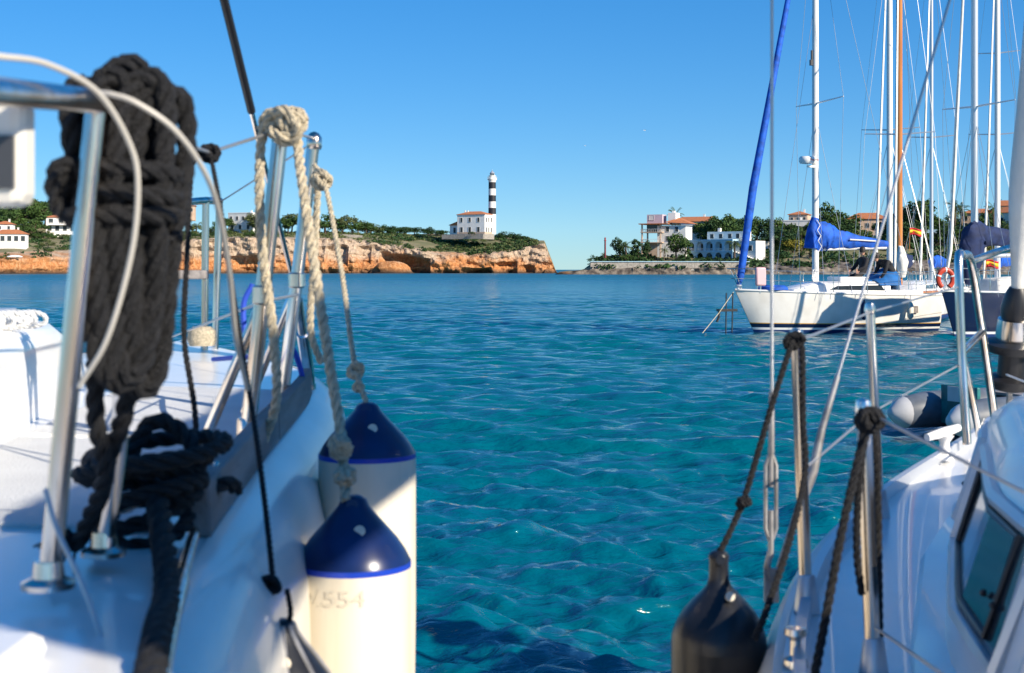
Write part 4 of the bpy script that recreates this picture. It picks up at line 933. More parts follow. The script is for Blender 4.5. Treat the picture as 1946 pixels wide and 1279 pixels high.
# ---------------- near boat on the left ----------------
DL = 1.37
def edgeL(y): return float(np.interp(y, [0, .6, 1.3, 2.1, 3, 4, 4.6, 5.1, 5.6, 6.0, 6.25], [-.29, -.31, -.355, -.44, -.51, -.575, -.64, -.76, -.97, -1.2, -1.4]))
def sheerL(y): return DL + .05 * max(0, (y - 3.5) / 2.7) ** 1.5
def left_boat():
    root = empty('sailing_boat', (-1.4, 3, 0), 0, 'near white boat with weathered wooden toe rail beside the blue capped fenders', 'boat')
    CX = -1.42; ys = np.concatenate([np.linspace(.0, 4.4, 30), np.linspace(4.55, 6.25, 22)])
    secs = []
    for y in ys:
        e = edgeL(y); z = sheerL(y); hb = e - CX; k = min(1, hb / .5)
        pr = [(0, 0), (.02, -.004), (.06, -.03), (.095, -.08), (.115, -.16), (.12, -.28), (.11, -.5), (.07, -.85), (-.0, -1.2), (-.2, -1.6)]
        secs.append([(e + o * k, float(y), z + dz) for o, dz in pr])
    q = MB(); q.loft([s_[::-1] for s_ in secs], closed=False)
    mir = [[(2 * CX - x, y, z) for x, y, z in s_] for s_ in secs]; q.loft(mir, closed=False)
    a, b_ = secs[0], mir[0]; q.add(a + b_, [(i, i + 1, len(a) + i + 1, len(a) + i) for i in range(len(a) - 1)])
    q.build('hull', 'gelwarm', root)
    q = MB(); q.loft([[(s_[0][0], s_[0][1], s_[0][2] - .002), (CX, s_[0][1], s_[0][2] + .03), (2 * CX - s_[0][0], s_[0][1], s_[0][2] - .002)] for s_ in secs], closed=False); q.build('deck', 'gel', root)
    nsk = mat('nonskid', (.66, .67, .66), .8, var=.06, scale=5, bump=.5, bscale=220)
    for y0, y1 in ((2.05, 3.05), (3.12, 4.3)):
        q = MB(); yy = [y0 + (y1 - y0) * i / 10 for i in range(11)]
        q.loft([[(edgeL(y) - .09, y, sheerL(y) + .003), (edgeL(y) - .09, y, sheerL(y) + .008), (-.97 - .085 * (y - 2), y, sheerL(y) + .022), (-.97 - .085 * (y - 2), y, sheerL(y) + .010)] for y in yy]); q.build('nonskid_panel', nsk, root)
    # weathered plank rail inside the gunwale
    def rail(y0, y1, n):
        rings = []
        for i in range(n + 1):
            y = y0 + (y1 - y0) * i / n; x = edgeL(y) - .012; z = sheerL(y) - .002
            rings.append([(x - .017, y, z), (x + .017, y, z), (x + .014, y, z + .08), (x - .014, y, z + .08)])
        m = MB(); m.loft(rings); m.build('toe_rail', 'oldwood', root, True, bevel=.005)
    rail(2.02, 3.15, 10); rail(3.17, 4.25, 10)
    # cabin trunk with its sliding hatch, handrail
    q = MB(); rings = []
    for i in range(15):
        y = 2.0 + 2.6 * i / 14; f = i / 14; e = -.92 - .155 * (y - 2); h = .235 * min(1, (1 - f) * 3.5 + .1)
        rings.append([(2 * CX - e, y, DL - .02), (2 * CX - e - .02, y, DL + h * .85), (CX, y, DL + h + .03), (e - .045, y, DL + h), (e - .018, y, DL + h * .85), (e, y, DL - .02)])
    q.loft(rings); q.build('cabin', 'gel', root, bevel=.015)
    q = MB(); q.box((-1.36, 3.3, DL + .248), (.30, .62, .05)); q.build('hatch', 'gel', root, False, bevel=.012)
    q = MB(); q.box((-1.36, 3.3, DL + .278), (.25, .5, .012)); q.build('hatch_frame', 'alu', root, False, bevel=.004)
    q = MB(); q.box((-.66, 1.06, DL + .014), (.42, .66, .03)); q.build('locker_lid', 'gel', root, False, bevel=.015)
    # pushpit corner
    A = P(92, 1166, 1.60); A.z = DL + .02; top = P(183, 196, 1.60); q = MB()
    q.tube([A, A.lerp(top, .5), top], .0125, 14); q.build('pushpit_post', 'steel', root)
    q = MB(); q.lathe([(.03, 0), (.03, .006), (.018, .012), (.016, .03)], (A.x, A.y, DL + .022), 16); q.build('post_base', 'steel', root)
    Bq = P(197, 1090, 1.78); Bq.z = DL + .02
    q = MB(); q.tube(curve([Bq, P(232, 740, 1.76), P(215, 300, 1.70), P(196, 205, 1.64)], 8), .0115, 12); q.build('pushpit_brace', 'steel', root)
    q = MB(); q.lathe([(.028, 0), (.028, .006), (.017, .012), (.015, .03)], (Bq.x, Bq.y, DL + .022), 16); q.build('post_base', 'steel', root)
    q = MB(); q.tube(curve([P(200, 200, 1.62), P(180, 193, 1.58), P(60, 180, 1.36), P(-120, 165, 1.15), P(-420, 150, 1.0)], 8), .0135, 14); q.build('pushpit_rail', 'steel', root)
    # stanchions in a pair at the gate
    for (bx, by, tx, ty, Y) in ((466, 866, 534, 245, 2.92), (532, 792, 597, 262, 3.66)):
        p = P(bx, by, Y); p.z = DL + .0; t = P(tx, ty, Y)
        MB().tube([p, t], .0165, 14).build('stanchion', 'steel', root)
        MB().lathe([(.034, 0), (.034, .008), (.02, .02), (.017, .07), (.015, .075)], p, 16).build('stanchion_base', 'steel', root)
        MB().lathe([(.0175, -.03), (.02, -.025), (.02, .0), (.012, .012), (.003, .016)], t, 14).build('stanchion_cap', 'steel', root)
        d = p.lerp(t, .49); MB().lathe([(.017, -.02), (.022, -.016), (.022, .016), (.017, .02)], d, 14).build('clamp', 'steel', root)
        MB().tube([p + Vector((-.10, .03, 0)), p.lerp(t, .47)], .0115, 10).build('stanchion_brace', 'steel', root)
    # bow pulpit
    b0, b1 = P(388, 662, 5.75), P(408, 664, 5.9)
    for p, px in ((b0, 391), (b1, 417)):
        p.z = sheerL(5.7); MB().tube([p, P(px, 383, p.y)], .015, 10).build('pulpit_post', 'steel', root)
    MB().tube(curve([P(392, 381, 5.75), P(360, 384, 5.65), P(300, 395, 5.4), P(180, 410, 5.0)], 6), .015, 10).build('pulpit_rail', 'steel', root)
    MB().tube([P(392, 381, 5.75), P(418, 382, 5.9)], .015, 10).build('pulpit_rail', 'steel', root)
    MB().box(P(335, 522, 5.6), (.24, .16, .035), Matrix.Rotation(R(8), 3, 'Z')).build('bow_seat', 'oldwood', root, False, bevel=.006)
    MB().lathe([(.02, -.035), (.05, -.035), (.058, -.01), (.055, .025), (.035, .04), (.01, .04)], P(384, 640, 5.6), 14).build('rope_cushion', 'cream', root)
    # lifelines and shroud
    for a, b_ in ((P(398, 290, 2.6), P(534, 246, 2.92)), (P(534, 246, 2.92), P(597, 263, 3.66)), (P(326, 640, 4.9), P(500, 573, 2.92)), (P(418, 384, 5.9), P(600, 268, 3.66)), (P(190, 215, 1.62), P(398, 290, 2.6)), (P(500, 573, 2.92), P(566, 560, 3.66))):
        MB().tube([a, b_], .0035, 6).build('lifeline', 'wire', root)
    s0, s1 = P(421, -20, 3.3), P(478, 212, 3.62); s2 = P(566, 570, 4.15); s3 = P(592, 742, 4.4)
    MB().tube([s0 + (s0 - s1) * 6, s0, s1], .0105, 10).build('shroud_cover', 'black', root)
    MB().tube([s1, P(520, 385, 3.9), s2], .007, 8).build('shroud', 'steel', root)
    MB().tube([s2, s2.lerp(s3, .35), s2.lerp(s3, .36), s2.lerp(s3, .75), s3], [.014, .014, .02, .018, .012], 10).build('turnbuckle', 'steel', root)
    MB().box(s3 + Vector((0, 0, -.03)), (.02, .06, .1)).build('chainplate', 'steel', root, False)
    # mooring cleat
    c = P(262, 1010, 2.0); c.z = DL + .03
    MB().tube([c + Vector((-.02, -.07, .02)), c + Vector((0, -.03, .028)), c + Vector((0, .03, .028)), c + Vector((.02, .07, .02))], [.008, .012, .012, .008], 8).build('cleat', 'steel', root)
    # lamp at the rail
    q = MB(); q.box(P(2, 290, 1.42), (.058, .05, .108)); l = q.build('stern_lamp', 'gelwarm', root, False, bevel=.012)
    q = MB(); q.box(P(-2, 308, 1.393), (.03, .006, .052)); q.build('lamp_lens', 'lens', l, False)
    return root
lb = left_boat()

# flexible pale hoops by the stern rail
for pts, lab in (([(-60, 100, 1.3), (0, 107, 1.32), (90, 122, 1.38), (185, 175, 1.45), (245, 270, 1.5), (262, 350, 1.52), (250, 480, 1.54), (205, 640, 1.56), (150, 735, 1.58)], 'thin pale hoop curving over the stern rail across the black rope'),
                 ([(185, 176, 1.52), (215, 180, 1.51), (260, 196, 1.51), (330, 245, 1.53), (385, 320, 1.58), (415, 400, 1.65), (436, 520, 1.75), (448, 640, 1.85), (470, 740, 1.98)], 'second pale hoop arching from the rail corner towards the stanchions')):
    tag(MB().tube(curve([P(*p) for p in pts], 10), .0031, 10).build('flexible_hoop', mat('pale_hoop', (.5, .47, .41), .4)), lab, 'hoop')
tag(MB().tube(curve([P(86, 930, 1.55), P(110, 1010, 1.53), P(165, 1130, 1.5), P(215, 1290, 1.45)], 8), .003, 8).build('control_wire', 'wire'), 'thin grey wire slanting down from the stern rail post', 'wire')

# black hanging coil
def black_coil():
    rng = random.Random(21); c0 = P(250, 420, 1.68); root = empty('rope_coil', (c0.x, c0.y, DL + .2), 0, 'thick black laid rope coiled and hung over the stern rail', 'rope')
    paths = []
    for k in range(11):
        ox = GX(212 + 8 * k + rng.uniform(-6, 6), 1.68); oy = 1.64 + .02 * ((k * 5) % 4) + rng.uniform(-.006, .006)
        zt = ZY(132 + abs(k - 5) * 6 + rng.uniform(-6, 14), 1.68); zb = ZY(720 + rng.uniform(-45, 30), 1.68); hw = .013 + .005 * (k % 3); sp = 0; pts = []
        pinch = (k - 5) * .0045
        for i in range(40):
            a = 2 * math.pi * i / 40; sx = math.cos(a); szz = math.sin(a)
            z = (zt + zb) / 2 + (zt - zb) / 2 * math.copysign(abs(szz) ** .45, szz)
            f = (z - zb) / (zt - zb)
            pts.append(Vector((ox + hw * math.copysign(abs(sx) ** .7, sx) * (.7 + .5 * f) + pinch * (f - .4) * 1.4, oy + .014 * sx + .01 * math.sin(z * 22 + k), z)))
        pts.append(pts[0]); paths.append(pts)
    q = MB()
    for p in paths: rope3(q, p, .0128)
    q.build('loop_bundle', 'blackrope', root)
    q = MB()                                        # wrapping turns and the side knot
    for k in range(3):
        z = ZY(335 + 28 * k, 1.66); pts = [Vector((GX(228, 1.66) + .062 * math.cos(a), 1.665 + .052 * math.sin(a), z + .012 * math.sin(a * .5 + k))) for a in [2 * math.pi * i / 30 for i in range(31)]]
        rope3(q, pts, .0115)
    q.build('wrapping_turn', 'blackrope', root)
    q = MB(); kc = P(138, 362, 1.62)
    for k in range(3): rope3(q, [kc + Vector((.018 * math.cos(a) + .004 * k, .012 * (k - 1) + .008 * math.sin(a * 2), .030 * math.sin(a) - .006 * k)) for a in [2 * math.pi * i / 24 for i in range(25)]], .0105)
    q.build('knot', 'blackrope', root)
    q = MB(); rope3(q, curve([P(180, 690, 1.68), P(182, 800, 1.70), P(200, 900, 1.74), P(170, 985, 1.78), P(145, 1040, 1.80)], 12), .0115)
    rope3(q, curve([P(250, 700, 1.69), P(232, 800, 1.72), P(205, 870, 1.75), P(190, 960, 1.79)], 12), .012); q.build('tail', 'blackrope', root)
    q = MB()
    for k in range(26):                              # frayed end
        a = rng.uniform(2.4, 4.6); p = P(150, 1035, 1.80); p.z = DL + .03; L = rng.uniform(.02, .05)
        q.tube([p, p + Vector((math.cos(a) * L * .6, rng.uniform(-.02, .02), rng.uniform(-.01, .02))), p + Vector((math.cos(a) * L, rng.uniform(-.03, .03), math.sin(a) * L * .5))], [.004, .003, .0015], 5)
    tag(q.build('frayed_end', 'blackrope', root), kind='stuff')
black_coil()
def deck_pile():
    c = P(285, 985, 2.0); root = empty('mooring_rope', (c.x, c.y, DL), 0, 'black mooring rope wound round the deck cleat and led overboard', 'rope'); q = MB(); rng = random.Random(3)
    for k in range(6):
        r0 = .05 + .006 * k; cc = Vector((c.x + rng.uniform(-.012, .012), c.y + rng.uniform(-.02, .02), DL + .025 + .02 * k))
        rope3(q, [cc + Vector((r0 * 1.15 * math.cos(a), r0 * 1.3 * math.sin(a), .022 * math.sin(a + k) + .03 * (k > 3) * math.cos(a))) for a in [2 * math.pi * i / 36 for i in range(37)]], .012)
    rope3(q, curve([c + Vector((-.05, .03, .06)), c + Vector((-.01, .06, .13)), c + Vector((.05, .04, .1)), c + Vector((.07, -.03, .04)), c + Vector((.02, -.06, .05))], 10), .013)
    rope3(q, curve([c + Vector((.06, .1, .02)), c + Vector((.08, .13, .03)), c + Vector((.09, .17, .015))], 8), .012)
    q.build('turn', 'blackrope', root)
    q = MB(); rope3(q, curve([c + Vector((.03, -.08, .04)), P(318, 1110, 1.68), P(300, 1200, 1.46), P(284, 1300, 1.3), P(270, 1450, 1.12)], 14), .0165); q.build('lead', 'blackrope', root)
deck_pile()
# pole with fittings lying at the gunwale
tag(MB().tube([P(412, 880, 2.2), P(370, 1010, 2.02), P(345, 1100, 1.72), P(340, 1115, 1.70), P(325, 1180, 1.57), P(308, 1290, 1.36)], [.004, .008, .0095, .013, .012, .008], 10).build('boat_hook', 'steel'), 'steel boathook leaning along the gunwale of the left boat', 'boat hook')

# cream fender ropes with their knots
def knot(q, c, r, n=3, rr=.008, axis=0):
    rng = random.Random(int(abs(c.x * 1000) + abs(c.z * 1000)))
    for k in range(n + 2):
        m = Matrix.Rotation(rng.uniform(-.7, .7), 3, 'X') @ Matrix.Rotation(R(90) + rng.uniform(-.6, .6), 3, 'X') @ Matrix.Rotation(rng.uniform(-.8, .8), 3, 'Y')
        o = Vector((rng.uniform(-.3, .3), rng.uniform(-.6, .6), rng.uniform(-.3, .3))) * r * .8; k_ = r * rng.uniform(.65, 1.05)
        rope3(q, [c + o + m @ Vector((k_ * math.cos(a), k_ * math.sin(a) * .9, .004 * math.sin(2 * a))) for a in [2 * math.pi * i / 22 for i in range(23)]], rr)
def fender(name_label, top, zb1, zb2, r, c_cap, c_body, ropepts, rr, knots, ropem, ribs=False, dome=False):
    """top: eye of the fender; zb1: cap edge height; zb2: lower end"""
    root = empty('fender', (top.x, top.y, zb2), 0, name_label, 'fender'); h = top.z - zb1
    prof = [(r, -h), (r * .985, -h * .93), (r * .90, -h * .78), (r * .76, -h * .6), (r * .58, -h * .42), (r * .40, -h * .24), (r * .27, -h * .10), (r * .22, 0), (r * .12, .006)]
    if dome: prof = [(r, -h), (r * .985, -h * .9), (r * .95, -h * .84), (r * .86, -h * .73), (r * .73, -h * .62), (r * .56, -h * .52), (r * .38, -h * .43), (r * .26, -h * .36), (r * .21, -h * .28), (r * .20, -h * .1), (r * .22, -h * .04), (r * .18, 0), (r * .1, .004)]
    MB().lathe([(x, z) for x, z in prof], top, 30).build('cap', c_cap, root)
    L = zb1 - zb2
    MB().lathe([(r * .2, -L - h), (r * .7, -L * .96 - h), (r * .97, -L * .86 - h), (r * 1.0, -L * .5 - h), (r * 1.0, -h - .0)], top, 30).build('body', c_body, root)
    for sg in (-1, 1): MB().lathe([(r * .10, -.004), (r * .10, .004)], top + Vector((r * .16, -r * .52, -h * .42)) if sg > 0 else top + Vector((0, -r * .21, -h * .06)), 12, Matrix.Rotation(R(62 if sg > 0 else 80), 3, 'X')).build('eyelet', 'fwhite' if sg > 0 else c_cap, root)
    if ribs:
        for k in range(10):
            a = 2 * math.pi * k / 10; MB().tube([top + Vector((math.cos(a) * x * 1.0, math.sin(a) * x * 1.0, z)) for x, z in prof[:-1]], .0035, 6).build('rib', 'galv', root)
    if c_cap == 'fblue': MB().lathe([(r * 1.003, -h - .004), (r * 1.004, -h + .006)], top, 30).build('rim', mat('bright_blue', (.01, .05, .45), .3), root)
    q = MB(); rope3(q, curve([Vector(p) for p in ropepts], 10), rr)
    for kc, kr in knots: knot(q, Vector(kc), kr, 3, rr)
    q.build('rope', ropem, root)
    return root
t1 = P(672, 948, 2.55); t2 = P(698, 770, 3.1)
A_, B_ = P(534, 248, 2.92), P(600, 330, 3.6)
fender('front white fender with a dark blue cap and cream rope', t1, ZY(1072, 2.55), .62, .103, 'fblue', 'fwhite',
       [A_ + Vector((-.035, -.03, .0)), A_ + Vector((-.02, -.04, .03)), A_ + Vector((.03, -.03, .025)), P(572, 330, 2.8), P(600, 520, 2.72), P(628, 700, 2.65), P(650, 840, 2.6), t1 + Vector((-.012, -.02, .0))], .0105,
       [(P(541, 236, 2.84), .036), (P(552, 228, 2.83), .026), (P(648, 850, 2.56), .016), (P(656, 905, 2.55), .012)], 'cream')
fender('farther white fender with a dark blue cap behind the front one', t2, ZY(866, 3.1), .66, .106, 'fblue', 'fwhite',
       [B_ + Vector((.0, -.02, .02)), P(618, 350, 3.5), P(650, 520, 3.35), P(674, 690, 3.15), t2], .0065, [(P(612, 340, 3.52), .028), (P(677, 704, 3.14), .014), (P(682, 735, 3.12), .009)], 'cream')
def fender_number(top, r, z, txt):
    fc = bpy.data.curves.new('t', 'FONT'); fc.body = txt; fc.size = .05; fc.align_x = 'CENTER'; fo = bpy.data.objects.new('t', fc); col.objects.link(fo)
    me = bpy.data.meshes.new_from_object(fo.evaluated_get(bpy.context.evaluated_depsgraph_get())); bpy.data.objects.remove(fo)
    for v in me.vertices:
        a = v.co.x / r - .25; v.co = (math.sin(a) * (r + .0012), -math.cos(a) * (r + .0012), z - top.z + v.co.y * .8)
    me.materials.append(mat('faded_ink', (.62, .57, .46), .6)); return me
me_ = fender_number(t1, .103, ZY(1128, 2.55), 'V.554'); fo_ = bpy.data.objects.new('number', me_); col.objects.link(fo_)
fr_root = [o for o in col.objects if o.name == 'fender' or o.name.startswith('fender.')]
fr_root = [o for o in fr_root if o.get('label', '').startswith('front white')][0]; fo_.parent = fr_root; fo_.location = (0, 0, t1.z - fr_root.location.z)
# hanging ends of the cream line down both sides of the stanchion
q = MB(); rope3(q, curve([P(505, 235, 2.86), P(494, 300, 2.86), P(497, 460, 2.87), P(520, 640, 2.88), P(525, 760, 2.88), P(500, 840, 2.9)], 12), .0105)
tag(q.build('hanging_line', 'cream'), 'cream rope end hanging down the left boat stanchion', 'rope')
q = MB(); rope3(q, curve([P(604, 350, 3.58), P(598, 480, 3.6), P(590, 620, 3.6), P(610, 690, 3.62)], 10), .0095)
tag(q.build('hanging_line', 'cream'), 'cream rope hanging behind the second steel stanchion', 'rope')
# dark ribbed fender with its thin black rope and toggle
t3 = P(533, 1185, 2.0)
fender('dark ribbed fender below the black toggle on the left boat', t3, ZY(1330, 2.0), .55, .085, 'rubber', 'rubber', [P(400, 292, 2.6), P(420, 400, 2.5), P(450, 600, 2.35), P(490, 850, 2.15), P(517, 1085, 2.02), P(515, 1130, 2.0), t3 + Vector((-.012, 0, .0))], .0045,
       [(P(517, 1110, 2.01), .013)], 'blackrope', True)
q = MB(); rope3(q, curve([P(398, 288, 2.6), P(366, 310, 2.58), P(356, 480, 2.55), P(350, 640, 2.52), P(370, 780, 2.5), P(375, 920, 2.5)], 10), .0055); knot(q, P(399, 290, 2.6), .014, 3, .006)
tag(q.build('thin_line', 'blackrope'), 'thin black line knotted to the lifeline and hanging to the deck', 'rope')
q = MB(); rope3(q, curve([P(545, 1120, 2.0), P(552, 1160, 2.0), t3 + Vector((.012, 0, 0))], 8), .004); tag(q.build('lashing', 'blackrope'), 'short black lashing from the toggle to the ribbed fender', 'rope')
q = MB(); q.tube(curve([P(480, 540, 3.2), P(463, 580, 3.2), P(468, 650, 3.2), P(480, 675, 3.3), P(440, 680, 3.5), P(405, 683, 3.8)], 8), .006, 8); tag(q.build('blue_line', 'bluerope'), 'blue cord looping behind the left boat stanchions', 'rope')
q = MB(); q.tube(curve([P(555, 660, 3.9), P(568, 690, 3.95), P(575, 730, 4.0), P(560, 745, 4.05)], 8), .008, 8); tag(q.build('blue_line', 'bluerope'), 'blue cord end beside the shroud chainplate', 'rope')
q = MB()
for k in range(5): rope3(q, [Vector((-1.17, 3.35, DL + .27)) + Vector((.04 * math.cos(a) + .015 * k - .05, .03 * k - .05, -.01 + .018 * math.sin(a))) for a in [2 * math.pi * i / 30 for i in range(31)]], .006)
tag(q.build('sheet_coil', 'whiterope'), 'white sheet rope coiled on the left boat cabin top', 'rope')

# ---------------- near boat on the right ----------------
DR = 1.08
ER = [(0, .16), (.8, .22), (1.3, .29), (2.0, .40), (2.76, .53), (3.2, .66), (3.7, .90), (4.2, 1.17), (4.74, 1.46), (5.1, 1.64), (5.45, 1.82)]
PR = np.polyfit([a for a, b_ in ER], [b_ for a, b_ in ER], 5)
def edgeR(y): return float(np.polyval(PR, max(0, y)))
def sheerR(y): return DR + .10 * max(0, (y - 2.5) / 3) ** 1.3
def right_boat():
    root = empty('sailing_boat', (1.9, 3, 0), 0, 'near white sailing boat with a windowed cabin, bow pulpit and furled headsail', 'boat')
    CX = 1.86; ys = np.linspace(-.5, 5.45, 50); secs = []
    for y in ys:
        e = edgeR(max(0, y)); z = sheerR(y); k = min(1, (CX - e) / .4)
        pr = [(0, 0), (-.015, .004), (-.03, -.012), (-.05, -.06), (-.055, -.16), (-.05, -.4), (-.01, -.75), (.1, -1.1), (.3, -1.4)]
        secs.append([(e + o * k, float(y), z + dz) for o, dz in pr])
    q = MB(); q.loft(secs, closed=False); mir = [[(2 * CX - x, y, z) for x, y, z in s_][::-1] for s_ in secs]; q.loft(mir, closed=False); q.build('hull', 'gelwarm', root)
    q = MB(); q.loft([[(s_[0][0], s_[0][1], s_[0][2] - .002), (CX, s_[0][1], s_[0][2] + .03), (2 * CX - s_[0][0], s_[0][1], s_[0][2] - .002)][::-1] for s_ in secs], closed=False); q.build('deck', 'gel', root)
    q = MB(); rings = []
    for y in np.linspace(.4, 5.0, 40):
        e = edgeR(y) + .03; z = sheerR(y); rings.append([(e - .012, float(y), z), (e + .012, float(y), z), (e + .010, float(y), z + .035), (e - .010, float(y), z + .035)])
    q.loft(rings); q.build('toe_rail', 'alu', root)
    # cabin with raked side, coaming foot and long windows
    rings = []; foot = []
    Ys = np.linspace(.3, 4.45, 24)
    def cab(y):
        f = (y - .3) / 4.15; e = float(np.interp(y, [.3, 1.2, 2.37, 3.2, 3.7, 4.1, 4.45], [.44, .54, .72, .98, 1.2, 1.45, 1.75])); h = .40 * min(1, (1 - f) * 3.2 + .12); return e, h
    for y in Ys:
        e, h = cab(y); z = sheerR(y) - .01
        rings.append([(e - .07, float(y), z), (e - .05, float(y), z + .03), (e, float(y), z + .045), (e + .10 * h / .4, float(y), z + h * .86), (e + .19 * h / .4, float(y), z + h), (CX, float(y), z + h + .05), (2 * CX - e - .19 * h / .4, float(y), z + h), (2 * CX - e, float(y), z)])
    q = MB(); q.loft([r_[::-1] for r_ in rings]); cb = q.build('cabin', 'gel', root)
    def side(y, f, out=0.0):
        e, h = cab(y); z = sheerR(y) - .01; a = Vector((e, y, z + .045)); b_ = Vector((e + .10 * h / .4, y, z + h * .86)); return a.lerp(b_, f) + Vector((-out, 0, 0))
    for ya, yb, f0, f1 in ((2.0, 2.95, .22, .86), (3.1, 3.72, .26, .84), (.75, 1.85, .22, .86)):
        n = 8; yy = [ya + (yb - ya) * i / n for i in range(n + 1)]
        fr_ = MB(); fr_.tube([side(y, f0, .004) for y in yy] + [side(y, f1, .004) for y in yy[::-1]], .014, 6, True); w_ = fr_.build('window_frame', 'alu', root); g_ = MB(); g_.tube([side(y, f0 + .07, .006) for y in yy[1:-1]] + [side(y, f1 - .07, .006) for y in yy[1:-1][::-1]], .006, 6, True); g_.build('gasket', 'black', w_)
        p_ = MB(); p_.loft([[side(y, f0, .003), side(y, f1, .003), side(y, f1, -.02), side(y, f0, -.02)] for y in yy]); o = p_.build('pane', 'glass', w_, False)
        for j, yv in enumerate((ya + .12, ya + .2)): MB().lathe([(.006, 0), (.006, .006), (.003, .009)], side(yv, .45, .006), 8, Matrix.Rotation(R(-90), 3, 'Y')).build('window_catch', 'black', root)
    # stanchions
    for x, y, h in ((.585, 2.3, .45), (.572, 2.76, .54), (.95, 3.67, .545)):
        p = Vector((x, y, sheerR(y))); t = p + Vector((-.02 * y / 2.76, 0, h))
        MB().tube([p, t], .0125, 12).build('stanchion', 'steel', root); MB().lathe([(.026, 0), (.024, .02), (.017, .07), (.014, .075)], p, 14).build('stanchion_base', 'alu', root)
        MB().lathe([(.014, -.02), (.016, -.01), (.012, .008), (.003, .012)], t, 12).build('stanchion_cap', 'steel', root)
    tp = [Vector((.552, 2.76, DR + .53)), Vector((.925, 3.67, sheerR(3.67) + .53)), P(1822, 545, 4.72)]
    for h in (0, .26): MB().tube([t - Vector((0, 0, h)) for t in tp], .0032, 6).build('lifeline', 'wire', root)
    MB().tube([P(1652, 785, 2.3), P(1960, 942, 1.9)], .003, 6).build('lifeline', 'wire', root); MB().tube([P(1660, 1190, 2.3), P(1810, 1295, 2.0)], .003, 6).build('lifeline', 'wire', root)
    # pulpit
    a0, a1, a2 = P(1838, 845, 4.66), P(1862, 828, 4.8), P(1890, 792, 5.2)
    top1 = P(1822, 500, 4.72); top2 = P(1845, 497, 4.95)
    q = MB(); q.tube(curve([a0, P(1828, 680, 4.69), top1, P(1830, 486, 4.8), top2, P(1862, 600, 5.05), a2], 8), .0150, 12); q.tube([a1, P(1826, 660, 4.72)], .0125, 10); q.tube([P(1826, 672, 4.71), P(1866, 632, 5.06)], .0135, 10)
    q.tube(curve([top2, P(1930, 470, 5.3), P(2050, 470, 5.2)], 6), .014, 10); q.build('pulpit', 'steel', root)
    # bow cleat
    c = P(1795, 850, 4.5); c.z = sheerR(4.5) + .01
    q = MB(); q.lathe([(.03, 0), (.018, .02), (.016, .055), (.03, .075)], c, 12); q.tube([c + Vector((-.07, -.05, .075)), c + Vector((0, 0, .085)), c + Vector((.06, .05, .095))], [.012, .017, .012], 8); q.build('bow_cleat', 'gel', root)
    c = P(1512, 1215, 2.4); c.z = DR
    q = MB(); q.lathe([(.022, 0), (.02, .012), (.010, .02), (.009, .045), (.020, .055), (.018, .065), (.005, .068)], c, 14); q.build('mooring_bitt', 'steel', root)
    # shroud and turnbuckles at the chainplate
    ch = P(1466, 1112, 2.95); up = P(1467, -20, 2.95)
    MB().tube([P(1467, 770, 2.95), up, up + (up - P(1467, 770, 2.95)) * 1.2], .0036, 8).build('shroud', 'wire', root)
    MB().tube([P(1467, 745, 2.95), P(1466, 780, 2.95), P(1466, 862, 2.95)], .0065, 8).build('shroud_end', 'galv', root)
    q = MB()
    for s_ in (-1, 1): q.tube([P(1465 + 3 * s_, 865, 2.95), P(1465 + 10 * s_, 885, 2.95), P(1465 + 10 * s_, 1005, 2.95), P(1465 + 3 * s_, 1025, 2.95)], .0042, 8)
    q.tube([P(1465, 850, 2.95), P(1465, 925, 2.95)], .006, 8); q.tube([P(1465, 970, 2.95), P(1465, 1060, 2.95)], .006, 8); q.build('turnbuckle', 'galv', root)
    q = MB(); q.tube([P(1464, 1050, 2.95) , P(1458, 1075, 2.95), ch], .007, 8); q.box(ch, (.03, .012, .07)); q.build('toggle', 'galv', root)
    lo, hi = P(1480, 1085, 2.97), P(1805, 0, 3.1)
    MB().tube([P(1590, 720, 3.0), hi, hi + (hi - lo) * 1.9], .0034, 8).build('lower_shroud', 'wire', root)
    MB().tube([P(1592, 714, 3.0), P(1562, 815, 2.99), P(1545, 895, 2.98), P(1538, 912, 2.98), P(1510, 990, 2.97), lo], [.006, .008, .011, .012, .008, .008], 10).build('lower_turnbuckle', 'galv', root)
    # furling gear and rolled headsail
    fb = P(1920, 735, 5.3); top = Vector((1.82, 3.3, 10.5)); dr_ = (top - fb).normalized(); rot = dr_.to_track_quat('Z', 'Y').to_matrix()
    q = MB(); q.lathe([(.02, -.02), (.075, 0), (.085, .02), (.085, .035), (.05, .045), (.05, .13), (.095, .14), (.1, .155), (.1, .17), (.06, .18)], fb, 26, rot); fd = q.build('furling_drum', 'black', root)
    q = MB(); q.lathe([(.062, .18), (.066, .2), (.062, .26), (.05, .265)], fb, 24, rot); q.build('drum_collar', 'steel', root)
    q = MB(); q.lathe([(.05, .26), (.055, .3), (.04, .36), (.03, .38)], fb, 18, rot); q.build('furler_boot', 'black', root)
    MB().tube([fb - dr_ * .22, fb - dr_ * .02], .012, 8).build('forestay_toggle', 'galv', root)
    q = MB(); rings = []; n = 22
    for i in range(90):
        f = i / 89; p = fb + dr_ * (.34 + f * 8.6); r0 = .05 * min(1, .45 + f * 14) * (1 - .55 * f)
        rings.append([p + (rot @ Vector((math.cos(a), math.sin(a), 0))) * r0 * (1 + .10 * math.cos(a - i * .55) + .04 * math.cos(3 * a + i)) for a in [2 * math.pi * j / n for j in range(n)]])
    q.loft(rings); q.build('furled_headsail', 'whitecloth', root)
    MB().tube([P(1913, 712, 5.2), P(1946, 725, 4.9), P(2040, 760, 4.2)], .004, 8).build('furling_line', 'whiterope', root)
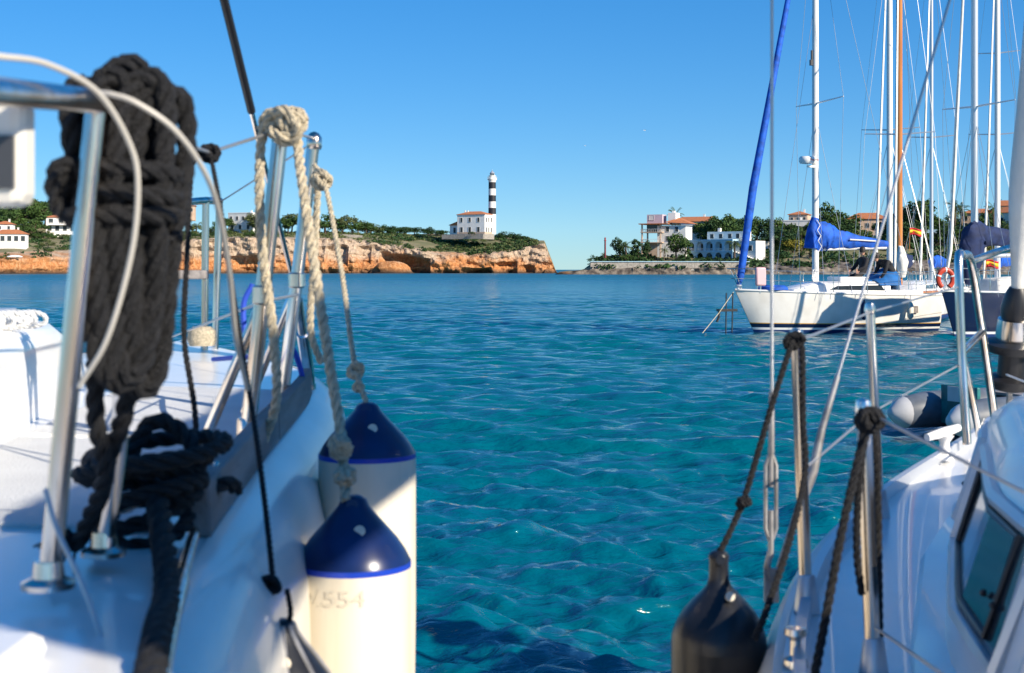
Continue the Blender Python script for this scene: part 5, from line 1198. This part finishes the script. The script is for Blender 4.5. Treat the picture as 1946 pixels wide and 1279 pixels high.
    # mast; unseen boom, mainsail cover and spray hood added to shade the decks
    MB().tube([(1.86, 3.3, 1.3), (1.86, 3.3, 6), (1.86, 3.3, 10.6)], [.06, .06, .045], 14).build('mast', 'alu', root)
    for s_ in (-1, 1): MB().tube([(1.86, 3.3, 5.05), (1.86 + s_ * 1.28, 3.12, 5.1)], .018, 8).build('spreader', 'alu', root)
    MB().tube([(1.86, 3.2, 2.78), (1.84, -.5, 2.82)], .045, 12).build('boom', 'alu', root)
    sail_cover(root, [(-.04, .2, 3.02), (-.04, -.3, 3.06), (-.05, -1.8, 3.04), (-.06, -3.3, 3.0)], [.17, .2, .2, .17], 'bluecloth', squash=.5)  # out of view, height and length set so its shadow bands the left deck
    q = MB(); rings = []
    for i in range(9):
        f = i / 8; rings.append([(1.86 + .95 * math.cos(b_), 1.6 - .95 * f, 1.35 + (.25 + .35 * math.sin(f * 1.57)) * math.sin(b_)) for b_ in [math.pi * k / 14 for k in range(15)]])
    q.loft(rings, closed=False); q.build('spray_hood', 'bluecloth', root)
    return root
rb = right_boat()
# black fender and lines of the right boat
t4 = P(1366, 1050, 2.62)
fender('black fender hanging off the right boat on a black rope', t4, ZY(1225, 2.62), .5, .088, 'rubber', 'rubber', [P(1509, 640, 2.72), P(1470, 760, 2.69), P(1420, 930, 2.65), P(1399, 985, 2.64), P(1378, 1030, 2.62), t4 + Vector((0, 0, .0))], .0062, [(P(1510, 650, 2.72), .016), (P(1414, 955, 2.64), .009)], 'blackrope', dome=True)
for pts, lab, rr in (([(1512, 640, 2.72), (1524, 660, 2.72), (1526, 800, 2.7), (1530, 900, 2.66), (1500, 1030, 2.55), (1455, 1165, 2.45), (1435, 1215, 2.42)], 'black rope running from the far stanchion top down to the rail', .0065),
                     ([(1650, 790, 2.28), (1632, 870, 2.26), (1600, 1010, 2.22), (1568, 1180, 2.18), (1545, 1300, 2.14)], 'slanting black rope tied to the nearest right boat stanchion', .0075),
                     ([(1652, 790, 2.28), (1634, 900, 2.28), (1628, 1040, 2.28), (1638, 1130, 2.28)], 'slack black loop beside the nearest right boat stanchion', .0065),
                     ([(1655, 790, 2.32), (1666, 900, 2.33), (1669, 1100, 2.34), (1672, 1300, 2.34)], 'black rope hanging straight down behind the nearest stanchion', .0075)):
    q = MB(); rope3(q, curve([P(*p) for p in pts], 12), rr)
    if '1650' in str(pts[0]): knot(q, P(1652, 800, 2.28), .017, 4, .008)
    tag(q.build('black_line', 'blackrope'), lab, 'rope')
